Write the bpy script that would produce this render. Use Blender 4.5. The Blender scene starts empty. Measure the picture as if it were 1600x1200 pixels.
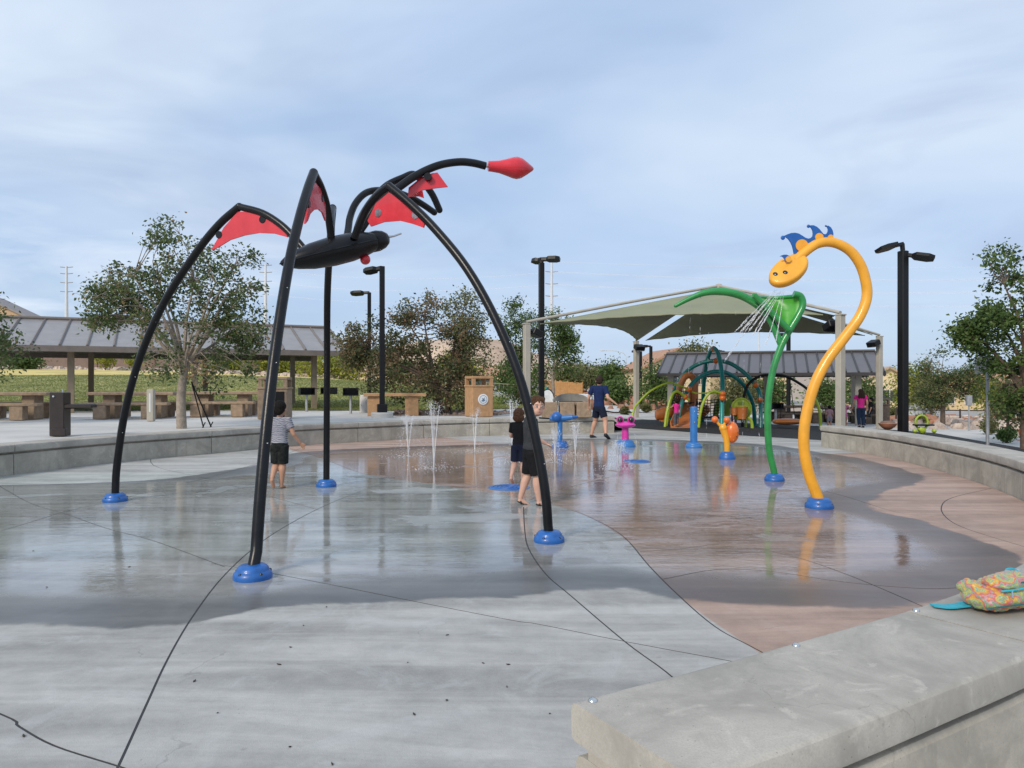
import bpy, bmesh, math, random
from mathutils import Vector, Matrix, noise
random.seed(7)
R = math.radians
S = bpy.context.scene
COL = S.collection

# ---------------------------------------------------------------- camera
FPX, EYE = 1150.0, 1.5          # focal length in pixels of the 1600 px wide photograph, eye height
cam = bpy.data.cameras.new('camera')
cam.sensor_width = 36.0
cam.lens = FPX / 1600.0 * 36.0
cam.clip_end = 4000
camo = bpy.data.objects.new('camera', cam)
COL.objects.link(camo)
camo.location = (0, 0, EYE)
camo.rotation_euler = (R(90), 0, 0)
S.camera = camo

# ---------------------------------------------------------------- sky, sun, exposure
SUN_AZ, SUN_EL = R(215), R(34)      # compass bearing of the sun (0 = +Y, clockwise), behind the camera to the left
W = bpy.data.worlds.new('World'); S.world = W; W.use_nodes = True
def build_world():
    nt = W.node_tree; n = nt.nodes; l = nt.links; n.clear()
    out = n.new('ShaderNodeOutputWorld'); bg = n.new('ShaderNodeBackground')
    sky = n.new('ShaderNodeTexSky'); sky.sky_type = 'NISHITA'; sky.sun_disc = False
    sky.sun_elevation = SUN_EL; sky.sun_rotation = SUN_AZ; sky.air_density = 1.0; sky.dust_density = 1.2
    tc = n.new('ShaderNodeTexCoord'); sep = n.new('ShaderNodeSeparateXYZ'); l.new(tc.outputs['Generated'], sep.inputs[0])
    def math_(op, a, b=None, c=None):
        m = n.new('ShaderNodeMath'); m.operation = op
        for i, v in enumerate((a, b, c)):
            if v is None: continue
            if isinstance(v, (int, float)): m.inputs[i].default_value = v
            else: l.new(v, m.inputs[i])
        return m.outputs[0]
    zc = math_('ADD', math_('MAXIMUM', sep.outputs[2], 0.0), 0.13)
    px = math_('DIVIDE', sep.outputs[0], zc); py = math_('DIVIDE', sep.outputs[1], zc)
    cmb = n.new('ShaderNodeCombineXYZ'); l.new(px, cmb.inputs[0]); l.new(py, cmb.inputs[1])
    def nz(scale, detail, rough, dist, off, sx=1.0, sy=1.0):
        mp = n.new('ShaderNodeMapping'); mp.inputs['Location'].default_value = off; mp.inputs['Scale'].default_value = (sx, sy, 1)
        l.new(cmb.outputs[0], mp.inputs[0])
        t = n.new('ShaderNodeTexNoise'); t.inputs['Scale'].default_value = scale; t.inputs['Detail'].default_value = detail
        t.inputs['Roughness'].default_value = rough; t.inputs['Distortion'].default_value = dist
        l.new(mp.outputs[0], t.inputs['Vector']); return t.outputs['Fac']
    def ramp(fac, stops):
        r = n.new('ShaderNodeValToRGB'); l.new(fac, r.inputs[0]); e = r.color_ramp.elements
        e[0].position, e[0].color = stops[0][0], (*stops[0][1], 1); e[1].position, e[1].color = stops[-1][0], (*stops[-1][1], 1)
        for p, c in stops[1:-1]:
            q = e.new(p); q.color = (*c, 1)
        return r.outputs[0]
    def mix(f, a, b):
        m = n.new('ShaderNodeMix'); m.data_type = 'RGBA'
        if isinstance(f, float): m.inputs[0].default_value = f
        else: l.new(f, m.inputs[0])
        for s, v in ((6, a), (7, b)):
            if isinstance(v, tuple): m.inputs[s].default_value = (*v, 1)
            else: l.new(v, m.inputs[s])
        return m.outputs[2]
    sc = n.new('ShaderNodeVectorMath'); sc.operation = 'SCALE'; sc.inputs[3].default_value = 0.10
    l.new(sky.outputs[0], sc.inputs[0])
    blue = mix(0.55, sc.outputs[0], (0.31, 0.465, 0.74))
    veil = ramp(nz(0.42, 4, .5, .3, (3.1, .4, 0), 1.0, 1.25), [(.28, (.25, .25, .25)), (.46, (.75, .75, .75)), (.62, (1, 1, 1))])
    up = n.new('ShaderNodeMapRange'); up.interpolation_type = 'SMOOTHSTEP'; l.new(sep.outputs[2], up.inputs[0]); up.inputs[1].default_value = .02; up.inputs[2].default_value = .30; up.inputs[3].default_value = .28
    thin = up.outputs[0]      # cloud looks thinner towards the horizon
    veil = math_('MULTIPLY', veil, math_('ADD', math_('MULTIPLY', thin, .55), .45))
    c1 = mix(veil, blue, (0.455, 0.57, 0.75))
    soft = ramp(nz(.7, 4, .5, .4, (7.7, 2.2, 0), .95, 1.05), [(.36, (0, 0, 0)), (.64, (.75, .75, .75))])
    soft = math_('MULTIPLY', soft, thin)
    c2 = mix(soft, c1, (0.595, 0.69, 0.80))
    dark = ramp(nz(.9, 5, .54, .6, (1.3, 5.9, 0), 1.0, 1.05), [(.50, (0, 0, 0)), (.66, (.62, .62, .62))])
    dark = math_('MULTIPLY', dark, thin)
    c3 = mix(dark, c2, (0.325, 0.415, 0.60))
    # broken bright cloud low on the left of the view (towards the north-west)
    lf = math_('MULTIPLY', math_('SUBTRACT', math_('MULTIPLY', px, -.45), .15), 1.0)
    side = n.new('ShaderNodeMapRange'); side.interpolation_type = 'SMOOTHSTEP'; l.new(lf, side.inputs[0]); side.inputs[1].default_value = -.1; side.inputs[2].default_value = .75
    white = ramp(nz(.85, 6, .55, .5, (9.2, 1.7, 0), .9, 1.15), [(.46, (0, 0, 0)), (.72, (.75, .75, .75))])
    wf = math_('MULTIPLY', white, math_('ADD', math_('MULTIPLY', side.outputs[0], .85), .12))
    c4 = mix(wf, c3, (0.76, 0.82, 0.90))
    l.new(c4, bg.inputs['Color']); bg.inputs['Strength'].default_value = 1.0
    l.new(bg.outputs[0], out.inputs[0])
build_world()
sl = bpy.data.lights.new('sun', 'SUN'); sl.energy = 2.1; sl.angle = R(14); sl.color = (1.0, 0.90, 0.76)
so = bpy.data.objects.new('sun', sl); COL.objects.link(so)
sd = Vector((math.sin(SUN_AZ) * math.cos(SUN_EL), math.cos(SUN_AZ) * math.cos(SUN_EL), math.sin(SUN_EL)))
so.rotation_euler = sd.to_track_quat('Z', 'Y').to_euler(); so.location = sd * 40
S.view_settings.view_transform = 'Standard'; S.view_settings.look = 'None'
S.view_settings.exposure = 0.3; S.view_settings.gamma = 1.0; S.view_settings.use_curve_mapping = False
S.cycles.max_bounces = 6; S.cycles.transparent_max_bounces = 12
S.cycles.use_denoising = True

# ---------------------------------------------------------------- helpers: places
def lerp(a, b, t): return a + (b - a) * t
def sstep(a, b, x):
    t = max(0.0, min(1.0, (x - a) / (b - a))); return t * t * (3 - 2 * t)
def interp(tab, x):
    if x <= tab[0][0]: return tab[0][1]
    for (a, va), (b, vb) in zip(tab, tab[1:]):
        if x <= b: return lerp(va, vb, (x - a) / (b - a))
    return tab[-1][1]
FARZ = [(-.9, 3.1), (-.6, 2.9), (-.42, 2.6), (-.26, 2.1), (-.12, 1.25), (0, .5), (.12, -.1), (.25, -.6), (.4, -1.0), (.7, -1.7)]
def gz(x, y):
    """height of the ground outside the splash pad"""
    k = sstep(26, 33, y)
    t = sstep(lerp(2.95, 2.2, k), lerp(3.6, 5.2, k), x - max(0.0, (y - 30) * .04))
    near = .5 * (1 - t) - .035 * max(0.0, min(12.0, x - 7)) * t
    far = interp(FARZ, x / max(y, 1.0))
    s = sstep(27, 72, y)
    far += max(0.0, y - 90) * .012
    return lerp(near, far, s)
def at(u, v, d): return Vector(((u - 800) / FPX * d, d, EYE + (600 - v) / FPX * d))
def ground(u, v, z=0.0):
    d = (EYE - z) * FPX / (v - 600); return Vector(((u - 800) / FPX * d, d, z))
def gp(u, v):
    """where a line of sight meets the outer ground"""
    d = 8.0
    while d < 400:
        p = at(u, v, d)
        if p.z <= gz(p.x, p.y): break
        d += .1
    return Vector((p.x, p.y, gz(p.x, p.y)))
def spline(pts, n=8):
    """Catmull-Rom through points of any dimension"""
    P = [Vector(p) for p in pts]; out = []
    for i in range(len(P) - 1):
        a = P[i - 1] if i else P[0] * 2 - P[1]
        b, c = P[i], P[i + 1]
        d = P[i + 2] if i + 2 < len(P) else P[-1] * 2 - P[-2]
        for k in range(n):
            t = k / n
            out.append(.5 * ((2 * b) + (c - a) * t + (2 * a - 5 * b + 4 * c - d) * t * t + (3 * b - a - 3 * c + d) * t ** 3))
    out.append(P[-1]); return out

# ---------------------------------------------------------------- helpers: materials
MATS = {}
def mat(name, col, rough=.6, var=.12, scale=6.0, bump=0.0, bscale=None, metal=0.0, spec=.5, sub=None, coat=0.0, detail=5.0, trans=0.0, alpha=1.0):
    if name in MATS: return MATS[name]
    m = bpy.data.materials.new(name); m.use_nodes = True; MATS[name] = m
    nt = m.node_tree; n, l = nt.nodes, nt.links; b = n['Principled BSDF']
    g = n.new('ShaderNodeNewGeometry'); t = n.new('ShaderNodeTexNoise')
    t.inputs['Scale'].default_value = scale; t.inputs['Detail'].default_value = detail; t.inputs['Roughness'].default_value = .6
    l.new(g.outputs['Position'], t.inputs['Vector'])
    r = n.new('ShaderNodeValToRGB'); l.new(t.outputs['Fac'], r.inputs[0])
    c2 = sub or col
    r.color_ramp.elements[0].position = .32; r.color_ramp.elements[1].position = .68
    r.color_ramp.elements[0].color = (*[max(0, c * (1 - var)) for c in col], 1)
    r.color_ramp.elements[1].color = (*[min(1, c * (1 + var)) for c in c2], 1)
    l.new(r.outputs[0], b.inputs['Base Color'])
    mr = n.new('ShaderNodeMapRange'); l.new(t.outputs['Fac'], mr.inputs[0]); mr.inputs[3].default_value = max(.02, rough - .08); mr.inputs[4].default_value = min(1, rough + .08)
    l.new(mr.outputs[0], b.inputs['Roughness'])
    b.inputs['Metallic'].default_value = metal; b.inputs['Specular IOR Level'].default_value = spec
    b.inputs['Coat Weight'].default_value = coat; b.inputs['Coat Roughness'].default_value = .08
    b.inputs['Transmission Weight'].default_value = trans; b.inputs['Alpha'].default_value = alpha
    if bump:
        bt = n.new('ShaderNodeTexNoise'); bt.inputs['Scale'].default_value = bscale or scale * 5; bt.inputs['Detail'].default_value = 6
        l.new(g.outputs['Position'], bt.inputs['Vector'])
        bp = n.new('ShaderNodeBump'); bp.inputs['Strength'].default_value = bump; bp.inputs['Distance'].default_value = .02
        l.new(bt.outputs['Fac'], bp.inputs['Height']); l.new(bp.outputs[0], b.inputs['Normal'])
    return m
def concrete(name, col, rough=.78, pins=.5, streaks=True):
    """cast concrete: mottling, run-down dirt, pinholes, hairline crazing, aggregate grain"""
    m = bpy.data.materials.new(name); m.use_nodes = True; nt = m.node_tree; n, l = nt.nodes, nt.links; b = n['Principled BSDF']
    g = n.new('ShaderNodeNewGeometry')
    def N(scale, detail=6, rough_=.6, dist=0.0, sv=(1, 1, 1)):
        mp = n.new('ShaderNodeMapping'); mp.inputs['Scale'].default_value = sv; l.new(g.outputs['Position'], mp.inputs[0])
        t = n.new('ShaderNodeTexNoise'); t.inputs['Scale'].default_value = scale; t.inputs['Detail'].default_value = detail; t.inputs['Roughness'].default_value = rough_; t.inputs['Distortion'].default_value = dist
        l.new(mp.outputs[0], t.inputs['Vector']); return t.outputs['Fac']
    def SS(x, a, b_, hi=1.0):
        q = n.new('ShaderNodeMapRange'); q.interpolation_type = 'SMOOTHSTEP'; l.new(x, q.inputs[0]); q.inputs[1].default_value = a; q.inputs[2].default_value = b_; q.inputs[4].default_value = hi; return q.outputs[0]
    def MIX(f, a, b_):
        q = n.new('ShaderNodeMix'); q.data_type = 'RGBA'; l.new(f, q.inputs[0])
        for s_, v in ((6, a), (7, b_)):
            if isinstance(v, tuple): q.inputs[s_].default_value = (*v, 1)
            else: l.new(v, q.inputs[s_])
        return q.outputs[2]
    C = lambda k: tuple(min(1, c * k) for c in col)
    base = MIX(SS(N(2.1, 9, .68, .5), .34, .66), C(.74), C(1.16))
    base = MIX(SS(N(11, 8, .7, .8), .50, .72, .42), base, C(.66))
    base = MIX(SS(N(5, 7, .6, 1.5), .57, .70, .6), base, C(1.38))
    if streaks: base = MIX(SS(N(7, 6, .65, .2, (1, 1, .07)), .54, .74, .6), base, C(.52))
    base = MIX(SS(N(150, 3, .6), .35, .75, .5), base, C(.78))
    vo = n.new('ShaderNodeTexVoronoi'); vo.inputs['Scale'].default_value = 42; l.new(g.outputs['Position'], vo.inputs['Vector'])
    pm = n.new('ShaderNodeMath'); pm.operation = 'MULTIPLY'; l.new(SS(vo.outputs['Distance'], .13, .06), pm.inputs[0]); l.new(SS(N(13, 3), .50, .56, pins), pm.inputs[1])
    base = MIX(pm.outputs[0], base, C(.30))
    ve = n.new('ShaderNodeTexVoronoi'); ve.feature = 'DISTANCE_TO_EDGE'; ve.inputs['Scale'].default_value = 1.7
    wv = n.new('ShaderNodeVectorMath'); wv.operation = 'MULTIPLY_ADD'; nn = n.new('ShaderNodeTexNoise'); nn.inputs['Scale'].default_value = 5; nn.inputs['Detail'].default_value = 5; l.new(g.outputs['Position'], nn.inputs['Vector'])
    l.new(nn.outputs['Color'], wv.inputs[0]); wv.inputs[1].default_value = (.35, .35, .35); l.new(g.outputs['Position'], wv.inputs[2]); l.new(wv.outputs[0], ve.inputs['Vector'])
    ck = n.new('ShaderNodeMath'); ck.operation = 'MULTIPLY'; l.new(SS(ve.outputs['Distance'], .006, .002), ck.inputs[0]); l.new(SS(N(1.3, 3), .55, .63, .28), ck.inputs[1])
    base = MIX(ck.outputs[0], base, C(.4))
    l.new(base, b.inputs['Base Color']); b.inputs['Roughness'].default_value = rough
    ad = n.new('ShaderNodeMath'); ad.operation = 'MULTIPLY_ADD'; l.new(pm.outputs[0], ad.inputs[0]); ad.inputs[1].default_value = -1.6; l.new(N(95, 6, .7), ad.inputs[2])
    bp = n.new('ShaderNodeBump'); bp.inputs['Strength'].default_value = .28; bp.inputs['Distance'].default_value = .006; l.new(ad.outputs[0], bp.inputs['Height']); l.new(bp.outputs[0], b.inputs['Normal'])
    MATS[name] = m; return m
def leaf_mat(name, stops, trans=.35):
    """foliage: colour from a per-leaf random attribute"""
    m = bpy.data.materials.new(name); m.use_nodes = True; nt = m.node_tree; n, l = nt.nodes, nt.links
    b = n['Principled BSDF']; a = n.new('ShaderNodeAttribute'); a.attribute_name = 'tone'
    r = n.new('ShaderNodeValToRGB'); l.new(a.outputs['Fac'], r.inputs[0]); e = r.color_ramp.elements
    e[0].position, e[0].color = stops[0][0], (*stops[0][1], 1); e[1].position, e[1].color = stops[-1][0], (*stops[-1][1], 1)
    for p, c in stops[1:-1]: e.new(p).color = (*c, 1)
    l.new(r.outputs[0], b.inputs['Base Color']); b.inputs['Roughness'].default_value = .5; b.inputs['Specular IOR Level'].default_value = .35
    tr = n.new('ShaderNodeBsdfTranslucent'); l.new(r.outputs[0], tr.inputs[0])
    mx = n.new('ShaderNodeMixShader'); mx.inputs[0].default_value = trans + .08
    l.new(b.outputs[0], mx.inputs[1]); l.new(tr.outputs[0], mx.inputs[2]); l.new(mx.outputs[0], n['Material Output'].inputs[0])
    return m

# ---------------------------------------------------------------- helpers: meshes
class MB:
    def __init__(s): s.v = []; s.f = []
    def add(s, vs, fs):
        o = len(s.v); s.v += [tuple(v) for v in vs]; s.f += [tuple(i + o for i in f) for f in fs]; return s
    def box(s, c, size, rot=None, taper=1.0, bev=0.0):
        c = Vector(c); hx, hy, hz = size[0] / 2, size[1] / 2, size[2] / 2
        if bev:
            vs, fs = [], []
            b = bev
            for z, ix in ((-hz, b), (-hz + b, 0), (hz - b, 0), (hz, b)):
                t = taper if z > 0 else 1.0
                x, y = (hx - ix) * t, (hy - ix) * t
                k = b
                vs += [(-x, -y + k, z), (-x + k, -y, z), (x - k, -y, z), (x, -y + k, z), (x, y - k, z), (x - k, y, z), (-x + k, y, z), (-x, y - k, z)]
            fs.append(tuple(range(7, -1, -1))); fs.append(tuple(range(24, 32)))
            for r in range(3):
                for k in range(8): fs.append((r * 8 + k, r * 8 + (k + 1) % 8, r * 8 + 8 + (k + 1) % 8, r * 8 + 8 + k))
        else:
            t = taper
            vs = [(-hx, -hy, -hz), (hx, -hy, -hz), (hx, hy, -hz), (-hx, hy, -hz), (-hx * t, -hy * t, hz), (hx * t, -hy * t, hz), (hx * t, hy * t, hz), (-hx * t, hy * t, hz)]
            fs = [(3, 2, 1, 0), (4, 5, 6, 7), (0, 1, 5, 4), (1, 2, 6, 5), (2, 3, 7, 6), (3, 0, 4, 7)]
        M = rot if rot is not None else Matrix.Identity(3)
        return s.add([M @ Vector(v) + c for v in vs], fs)
    def tube(s, pts, rad, n=10, cap=True, flat=1.0):
        P = [Vector(p) for p in pts]
        if not hasattr(rad, '__len__'): rad = [rad] * len(P)
        vs, fs = [], []
        t0 = (P[1] - P[0]).normalized()
        ref = Vector((0, 0, 1)) if abs(t0.z) < .9 else Vector((0, 1, 0))
        nx = t0.cross(ref).normalized()
        for i, p in enumerate(P):
            t = (P[min(i + 1, len(P) - 1)] - P[max(i - 1, 0)]).normalized()
            nx = (nx - t * nx.dot(t)).normalized(); ny = t.cross(nx)
            for k in range(n):
                a = 2 * math.pi * k / n
                vs.append(p + nx * math.cos(a) * rad[i] + ny * math.sin(a) * rad[i] * flat)
        for i in range(len(P) - 1):
            for k in range(n):
                fs.append((i * n + k, i * n + (k + 1) % n, (i + 1) * n + (k + 1) % n, (i + 1) * n + k))
        if cap: fs.append(tuple(range(n - 1, -1, -1))); fs.append(tuple(range((len(P) - 1) * n, len(P) * n)))
        return s.add(vs, fs)
    def loft(s, rings, n=16):
        """rings: (centre, rx, ry, rotation matrix or None), ellipses in their local xy plane"""
        vs, fs = [], []
        for c, rx, ry, M in rings:
            for k in range(n):
                a = 2 * math.pi * k / n; q = Vector((rx * math.cos(a), ry * math.sin(a), 0))
                vs.append((M @ q if M else q) + Vector(c))
        m = len(rings)
        for i in range(m - 1):
            for k in range(n): fs.append((i * n + k, i * n + (k + 1) % n, (i + 1) * n + (k + 1) % n, (i + 1) * n + k))
        fs.append(tuple(range(n - 1, -1, -1))); fs.append(tuple(range((m - 1) * n, m * n)))
        return s.add(vs, fs)
    def lathe(s, prof, c, n=20, axis=None):
        M = Vector(axis).normalized().to_track_quat('Z', 'Y').to_matrix() if axis is not None else Matrix.Identity(3)
        c = Vector(c)
        return s.loft([(c + M @ Vector((0, 0, z)), max(r, 1e-4), max(r, 1e-4), M) for r, z in prof], n)
    def ball(s, c, r, n=14, rz=None, M=None):
        rx, ry, rz_ = (r, r, r) if not hasattr(r, '__len__') else r
        c = Vector(c); M = M or Matrix.Identity(3); m = max(6, n // 2 + 1)
        rings = []
        for i in range(m + 1):
            a = -math.pi / 2 + math.pi * i / m
            rings.append((c + M @ Vector((0, 0, rz_ * math.sin(a))), max(1e-4, rx * math.cos(a)), max(1e-4, ry * math.cos(a)), M))
        return s.loft(rings, n)
    def plate(s, outline, thick, frame):
        """outline: 2-d points, frame: 4x4 with x,y in the plate and z its normal; thick centred"""
        k = len(outline); vs = [frame @ Vector((x, y, -thick / 2)) for x, y in outline] + [frame @ Vector((x, y, thick / 2)) for x, y in outline]
        fs = [tuple(range(k - 1, -1, -1)), tuple(range(k, 2 * k))] + [(i, (i + 1) % k, k + (i + 1) % k, k + i) for i in range(k)]
        return s.add(vs, fs)
    def plate3(s, pts, thick, nrm):
        """outline of 3-d points, extruded by thick along nrm (centred)"""
        nrm = Vector(nrm).normalized() * thick / 2; k = len(pts)
        vs = [Vector(p) - nrm for p in pts] + [Vector(p) + nrm for p in pts]
        fs = [tuple(range(k - 1, -1, -1)), tuple(range(k, 2 * k))] + [(i, (i + 1) % k, k + (i + 1) % k, k + i) for i in range(k)]
        return s.add(vs, fs)
    def build(s, name, m, parent=None, smooth=True, org=None, angle=40):
        me = bpy.data.meshes.new(name)
        o_ = Vector(org) if org is not None else None
        vs = s.v if o_ is None else [tuple(Vector(v) - o_) for v in s.v]
        me.from_pydata(vs, [], s.f); me.update()
        bm = bmesh.new(); bm.from_mesh(me); bmesh.ops.recalc_face_normals(bm, faces=bm.faces); bm.to_mesh(me); bm.free()
        if smooth:
            me.shade_smooth(); me.set_sharp_from_angle(angle=R(angle))
        me.materials.append(m)
        o = bpy.data.objects.new(name, me); COL.objects.link(o)
        if o_ is not None: o.location = o_
        if parent is not None:
            o.parent = parent
            if o_ is None: o.location = -parent.location if parent.type == 'EMPTY' else (0, 0, 0)
        return o
def tag(o, label=None, cat=None, group=None, kind=None):
    if label: o['label'] = label
    if cat: o['category'] = cat
    if group: o['group'] = group
    if kind: o['kind'] = kind
    return o
def thing(name, label, cat, group=None, loc=(0, 0, 0)):
    """Empty at the thing's base; parts are built in world coordinates and hang under it"""
    o = bpy.data.objects.new(name, None); COL.objects.link(o); o.location = loc; o.empty_display_size = .2
    return tag(o, label, cat, group)
def sub(o, part):
    """make mesh o a sub-part of mesh part (both were built in world coordinates)"""
    o.parent = part; o.location = (0, 0, 0); return o
def copy_tree(o, parent=None):
    c = o.copy(); COL.objects.link(c); c.parent = parent
    for ch in list(o.children): copy_tree(ch, c)
    return c
def rz(a): return Matrix.Rotation(a, 3, 'Z')

# ================================================================ LARGE STRUCTURE
# wall lines (inner edge of each seat wall, plan)
LW = [(-8.2, 2.0), (-8.75, 5.5), (-8.75, 9.0), (-8.28, 11.9), (-7.44, 14.26), (-6.53, 15.7), (-5.07, 18.06), (-3.97, 19.04), (-1.69, 20.9), (1.46, 22.1), (3.16, 22.7)]
RW = [(7.42, 17.7), (7.62, 15.6), (7.52, 13.8), (7.15, 11.5), (6.5, 9.3), (5.5, 7.2), (4.25, 5.45), (2.88, 4.14), (2.045, 3.46), (1.007, 2.80), (.192, 2.32)]
LWs, RWs = spline(LW, 10), spline(RW, 10)
PADC = (0.3, 11.0)

def float_curve(n, l, src, pts, x0, x1, y0, y1):
    """value of a curve through pts at src (nodes)"""
    m = n.new('ShaderNodeMapRange'); l.new(src, m.inputs[0]); m.inputs[1].default_value = x0; m.inputs[2].default_value = x1
    c = n.new('ShaderNodeFloatCurve'); l.new(m.outputs[0], c.inputs[1]); cu = c.mapping.curves[0]
    q = [((x - x0) / (x1 - x0), (y - y0) / (y1 - y0)) for x, y in pts]
    cu.points[0].location = q[0]; cu.points[1].location = q[-1]
    for p in q[1:-1]: cu.points.new(*p)
    c.mapping.update()
    r = n.new('ShaderNodeMapRange'); l.new(c.outputs[0], r.inputs[0]); r.inputs[3].default_value = y0; r.inputs[4].default_value = y1
    return r.outputs[0]

def pad_material():
    m = bpy.data.materials.new('coloured_wet_concrete'); m.use_nodes = True; nt = m.node_tree; n, l = nt.nodes, nt.links
    b = n['Principled BSDF']
    g = n.new('ShaderNodeNewGeometry'); sp = n.new('ShaderNodeSeparateXYZ'); l.new(g.outputs['Position'], sp.inputs[0])
    X, Y = sp.outputs[0], sp.outputs[1]
    def M(op, a, b_=None, clamp=False):
        q = n.new('ShaderNodeMath'); q.operation = op; q.use_clamp = clamp
        for i, v in enumerate((a, b_)):
            if v is None: continue
            if isinstance(v, (int, float)): q.inputs[i].default_value = v
            else: l.new(v, q.inputs[i])
        return q.outputs[0]
    def N(scale, detail=5, rough=.6, dist=0, sx=1, sy=1, off=(0, 0, 0), rot=0):
        mp = n.new('ShaderNodeMapping'); mp.inputs['Scale'].default_value = (sx, sy, 1); mp.inputs['Location'].default_value = off; mp.inputs['Rotation'].default_value = (0, 0, rot)
        l.new(g.outputs['Position'], mp.inputs[0]); t = n.new('ShaderNodeTexNoise')
        t.inputs['Scale'].default_value = scale; t.inputs['Detail'].default_value = detail; t.inputs['Roughness'].default_value = rough; t.inputs['Distortion'].default_value = dist
        l.new(mp.outputs[0], t.inputs['Vector']); return t.outputs['Fac']
    def SS(x, a, b_):
        q = n.new('ShaderNodeMapRange'); q.interpolation_type = 'SMOOTHSTEP'; l.new(x, q.inputs[0]); q.inputs[1].default_value = a; q.inputs[2].default_value = b_; return q.outputs[0]
    def MIX(f, a, b_, blend='MIX'):
        q = n.new('ShaderNodeMix'); q.data_type = 'RGBA'; q.blend_type = blend
        if isinstance(f, (int, float)): q.inputs[0].default_value = f
        else: l.new(f, q.inputs[0])
        for s_, v in ((6, a), (7, b_)):
            if isinstance(v, tuple): q.inputs[s_].default_value = (*v, 1)
            else: l.new(v, q.inputs[s_])
        return q.outputs[2]
    # tinted bands cast into the concrete
    xb = float_curve(n, l, Y, [(3.0, 1.62), (4.2, 1.36), (5.2, 1.18), (6.05, 1.13), (7.2, 1.08), (8.85, .66), (9.86, 0), (10.8, -.94), (12.3, -2.46), (15, -3.9), (17.25, -5.25), (23, -6.5)], 3.0, 23.0, -7, 3)
    yu = float_curve(n, l, X, [(-7, 26), (-2.4, 21.4), (-1.8, 20.5), (0, 18.2), (1.46, 16.7), (2.78, 15.97), (4.69, 15.4), (6.3, 15.6), (9, 17)], -7, 9, 14, 27)
    pinkR = M('MULTIPLY', SS(M('SUBTRACT', X, xb), -.01, .01), SS(M('SUBTRACT', yu, Y), -.01, .01))
    # left fan of the pad carries a greenish tint
    green = M('MULTIPLY', M('MULTIPLY', SS(Y, 6.0, 6.6), SS(Y, 13.0, 12.0)), SS(M('ADD', M('MULTIPLY', X, -1.0), M('MULTIPLY', Y, -.12)), -.6, -.5))
    n1, n2, n3 = N(.9, 6, .6, .4), N(7, 7, .65), N(55, 3, .6)
    streak = N(1.1, 6, .62, .6, .35, 2.4, rot=.35)
    fleck = N(2.3, 8, .7, 1.2, 1, 1, (4, 9, 0))
    base = MIX(pinkR, (.42, .412, .392), (.41, .29, .235))
    base = MIX(M('MULTIPLY', M('MULTIPLY', green, .7), M('SUBTRACT', 1.0, pinkR)), base, (.378, .398, .368))
    tone = M('ADD', M('ADD', M('MULTIPLY', SS(n1, .25, .75), .22), M('MULTIPLY', SS(streak, .3, .7), .42)), M('MULTIPLY', n2, .45))
    tone = M('ADD', tone, M('MULTIPLY', n3, .16)); tone = M('ADD', tone, .30)
    tq = n.new('ShaderNodeCombineColor'); [l.new(tone, tq.inputs[i]) for i in range(3)]
    base = MIX(1.0, base, tq.outputs[0], 'MULTIPLY')
    # chalky mineral bloom left by drying water
    bloom = M('MULTIPLY', M('MULTIPLY', SS(fleck, .50, .68), .30), M('SUBTRACT', 1.0, M('MULTIPLY', pinkR, .75)))
    base = MIX(bloom, base, (.52, .53, .53))
    # wet outline: radius as a function of bearing round the pad's middle
    cx, cy = PADC
    dx, dy = M('SUBTRACT', X, cx), M('SUBTRACT', Y, cy)
    ang = M('ARCTAN2', dx, M('MULTIPLY', dy, -1.0))
    rad = M('SQRT', M('ADD', M('MULTIPLY', dx, dx), M('MULTIPLY', dy, dy)))
    WET = [(-9.2, 6.4), (-6.3, 4.9), (-3.18, 4.6), (-2.08, 4.62), (-1.59, 4.93), (-.88, 5.07), (0, 5.23), (.58, 5.37), (1.19, 5.13), (1.77, 5.01), (2.6, 4.97), (3.7, 5.5), (4.27, 6.23), (4.5, 7.28), (4.46, 8.14), (4.34, 8.85),
           (4.75, 9.6), (6.5, 11.7), (7.0, 14.1), (6.75, 16.2), (5.0, 19.4), (2.5, 20.2), (0.3, 19.2), (-1.5, 18.0), (-4.4, 16.4), (-4.7, 13.6), (-5.2, 12.1), (-6.6, 11.1), (-8.6, 10.6)]
    pol = sorted((math.atan2(x - cx, -(y - cy)), math.hypot(x - cx, y - cy)) for x, y in WET)
    mid = (pol[0][1] + pol[-1][1]) / 2
    pol = [(-math.pi, mid)] + [p for p in pol if -3.05 < p[0] < 3.05] + [(math.pi, mid)]
    rw = float_curve(n, l, ang, pol, -math.pi, math.pi, 3, 12)
    edge = M('ADD', M('SUBTRACT', rw, rad), M('MULTIPLY', M('SUBTRACT', N(1.1, 6, .6, .5, off=(8, 3, 0)), .5), .62))
    damp = SS(edge, -.06, .05)
    rim = M('MULTIPLY', damp, M('SUBTRACT', 1.0, SS(edge, .25, 1.35)))
    film_n = N(.75, 5, .55, .8, .8, 1.5, (2.5, 7.5, 0))
    film = M('MULTIPLY', SS(edge, .55, 1.0), SS(film_n, .36, .42))
    dark = MIX(1.0, base, (.27, .27, .275), 'MULTIPLY')
    base = MIX(M('ADD', M('MULTIPLY', damp, .27), M('MULTIPLY', rim, .66)), base, dark)
    # dark spots of spilled drink and scuffs
    sc = M('MULTIPLY', SS(N(3.1, 4, .5, .3, off=(1, 2, 0)), .70, .76), .35)
    base = MIX(sc, base, (.13, .12, .115))
    # hairline cracks and dark pits
    ve = n.new('ShaderNodeTexVoronoi'); ve.feature = 'DISTANCE_TO_EDGE'; ve.inputs['Scale'].default_value = .55
    wv = n.new('ShaderNodeVectorMath'); wv.operation = 'MULTIPLY_ADD'; nn = n.new('ShaderNodeTexNoise'); nn.inputs['Scale'].default_value = 2.2; nn.inputs['Detail'].default_value = 7; l.new(g.outputs['Position'], nn.inputs['Vector'])
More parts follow.
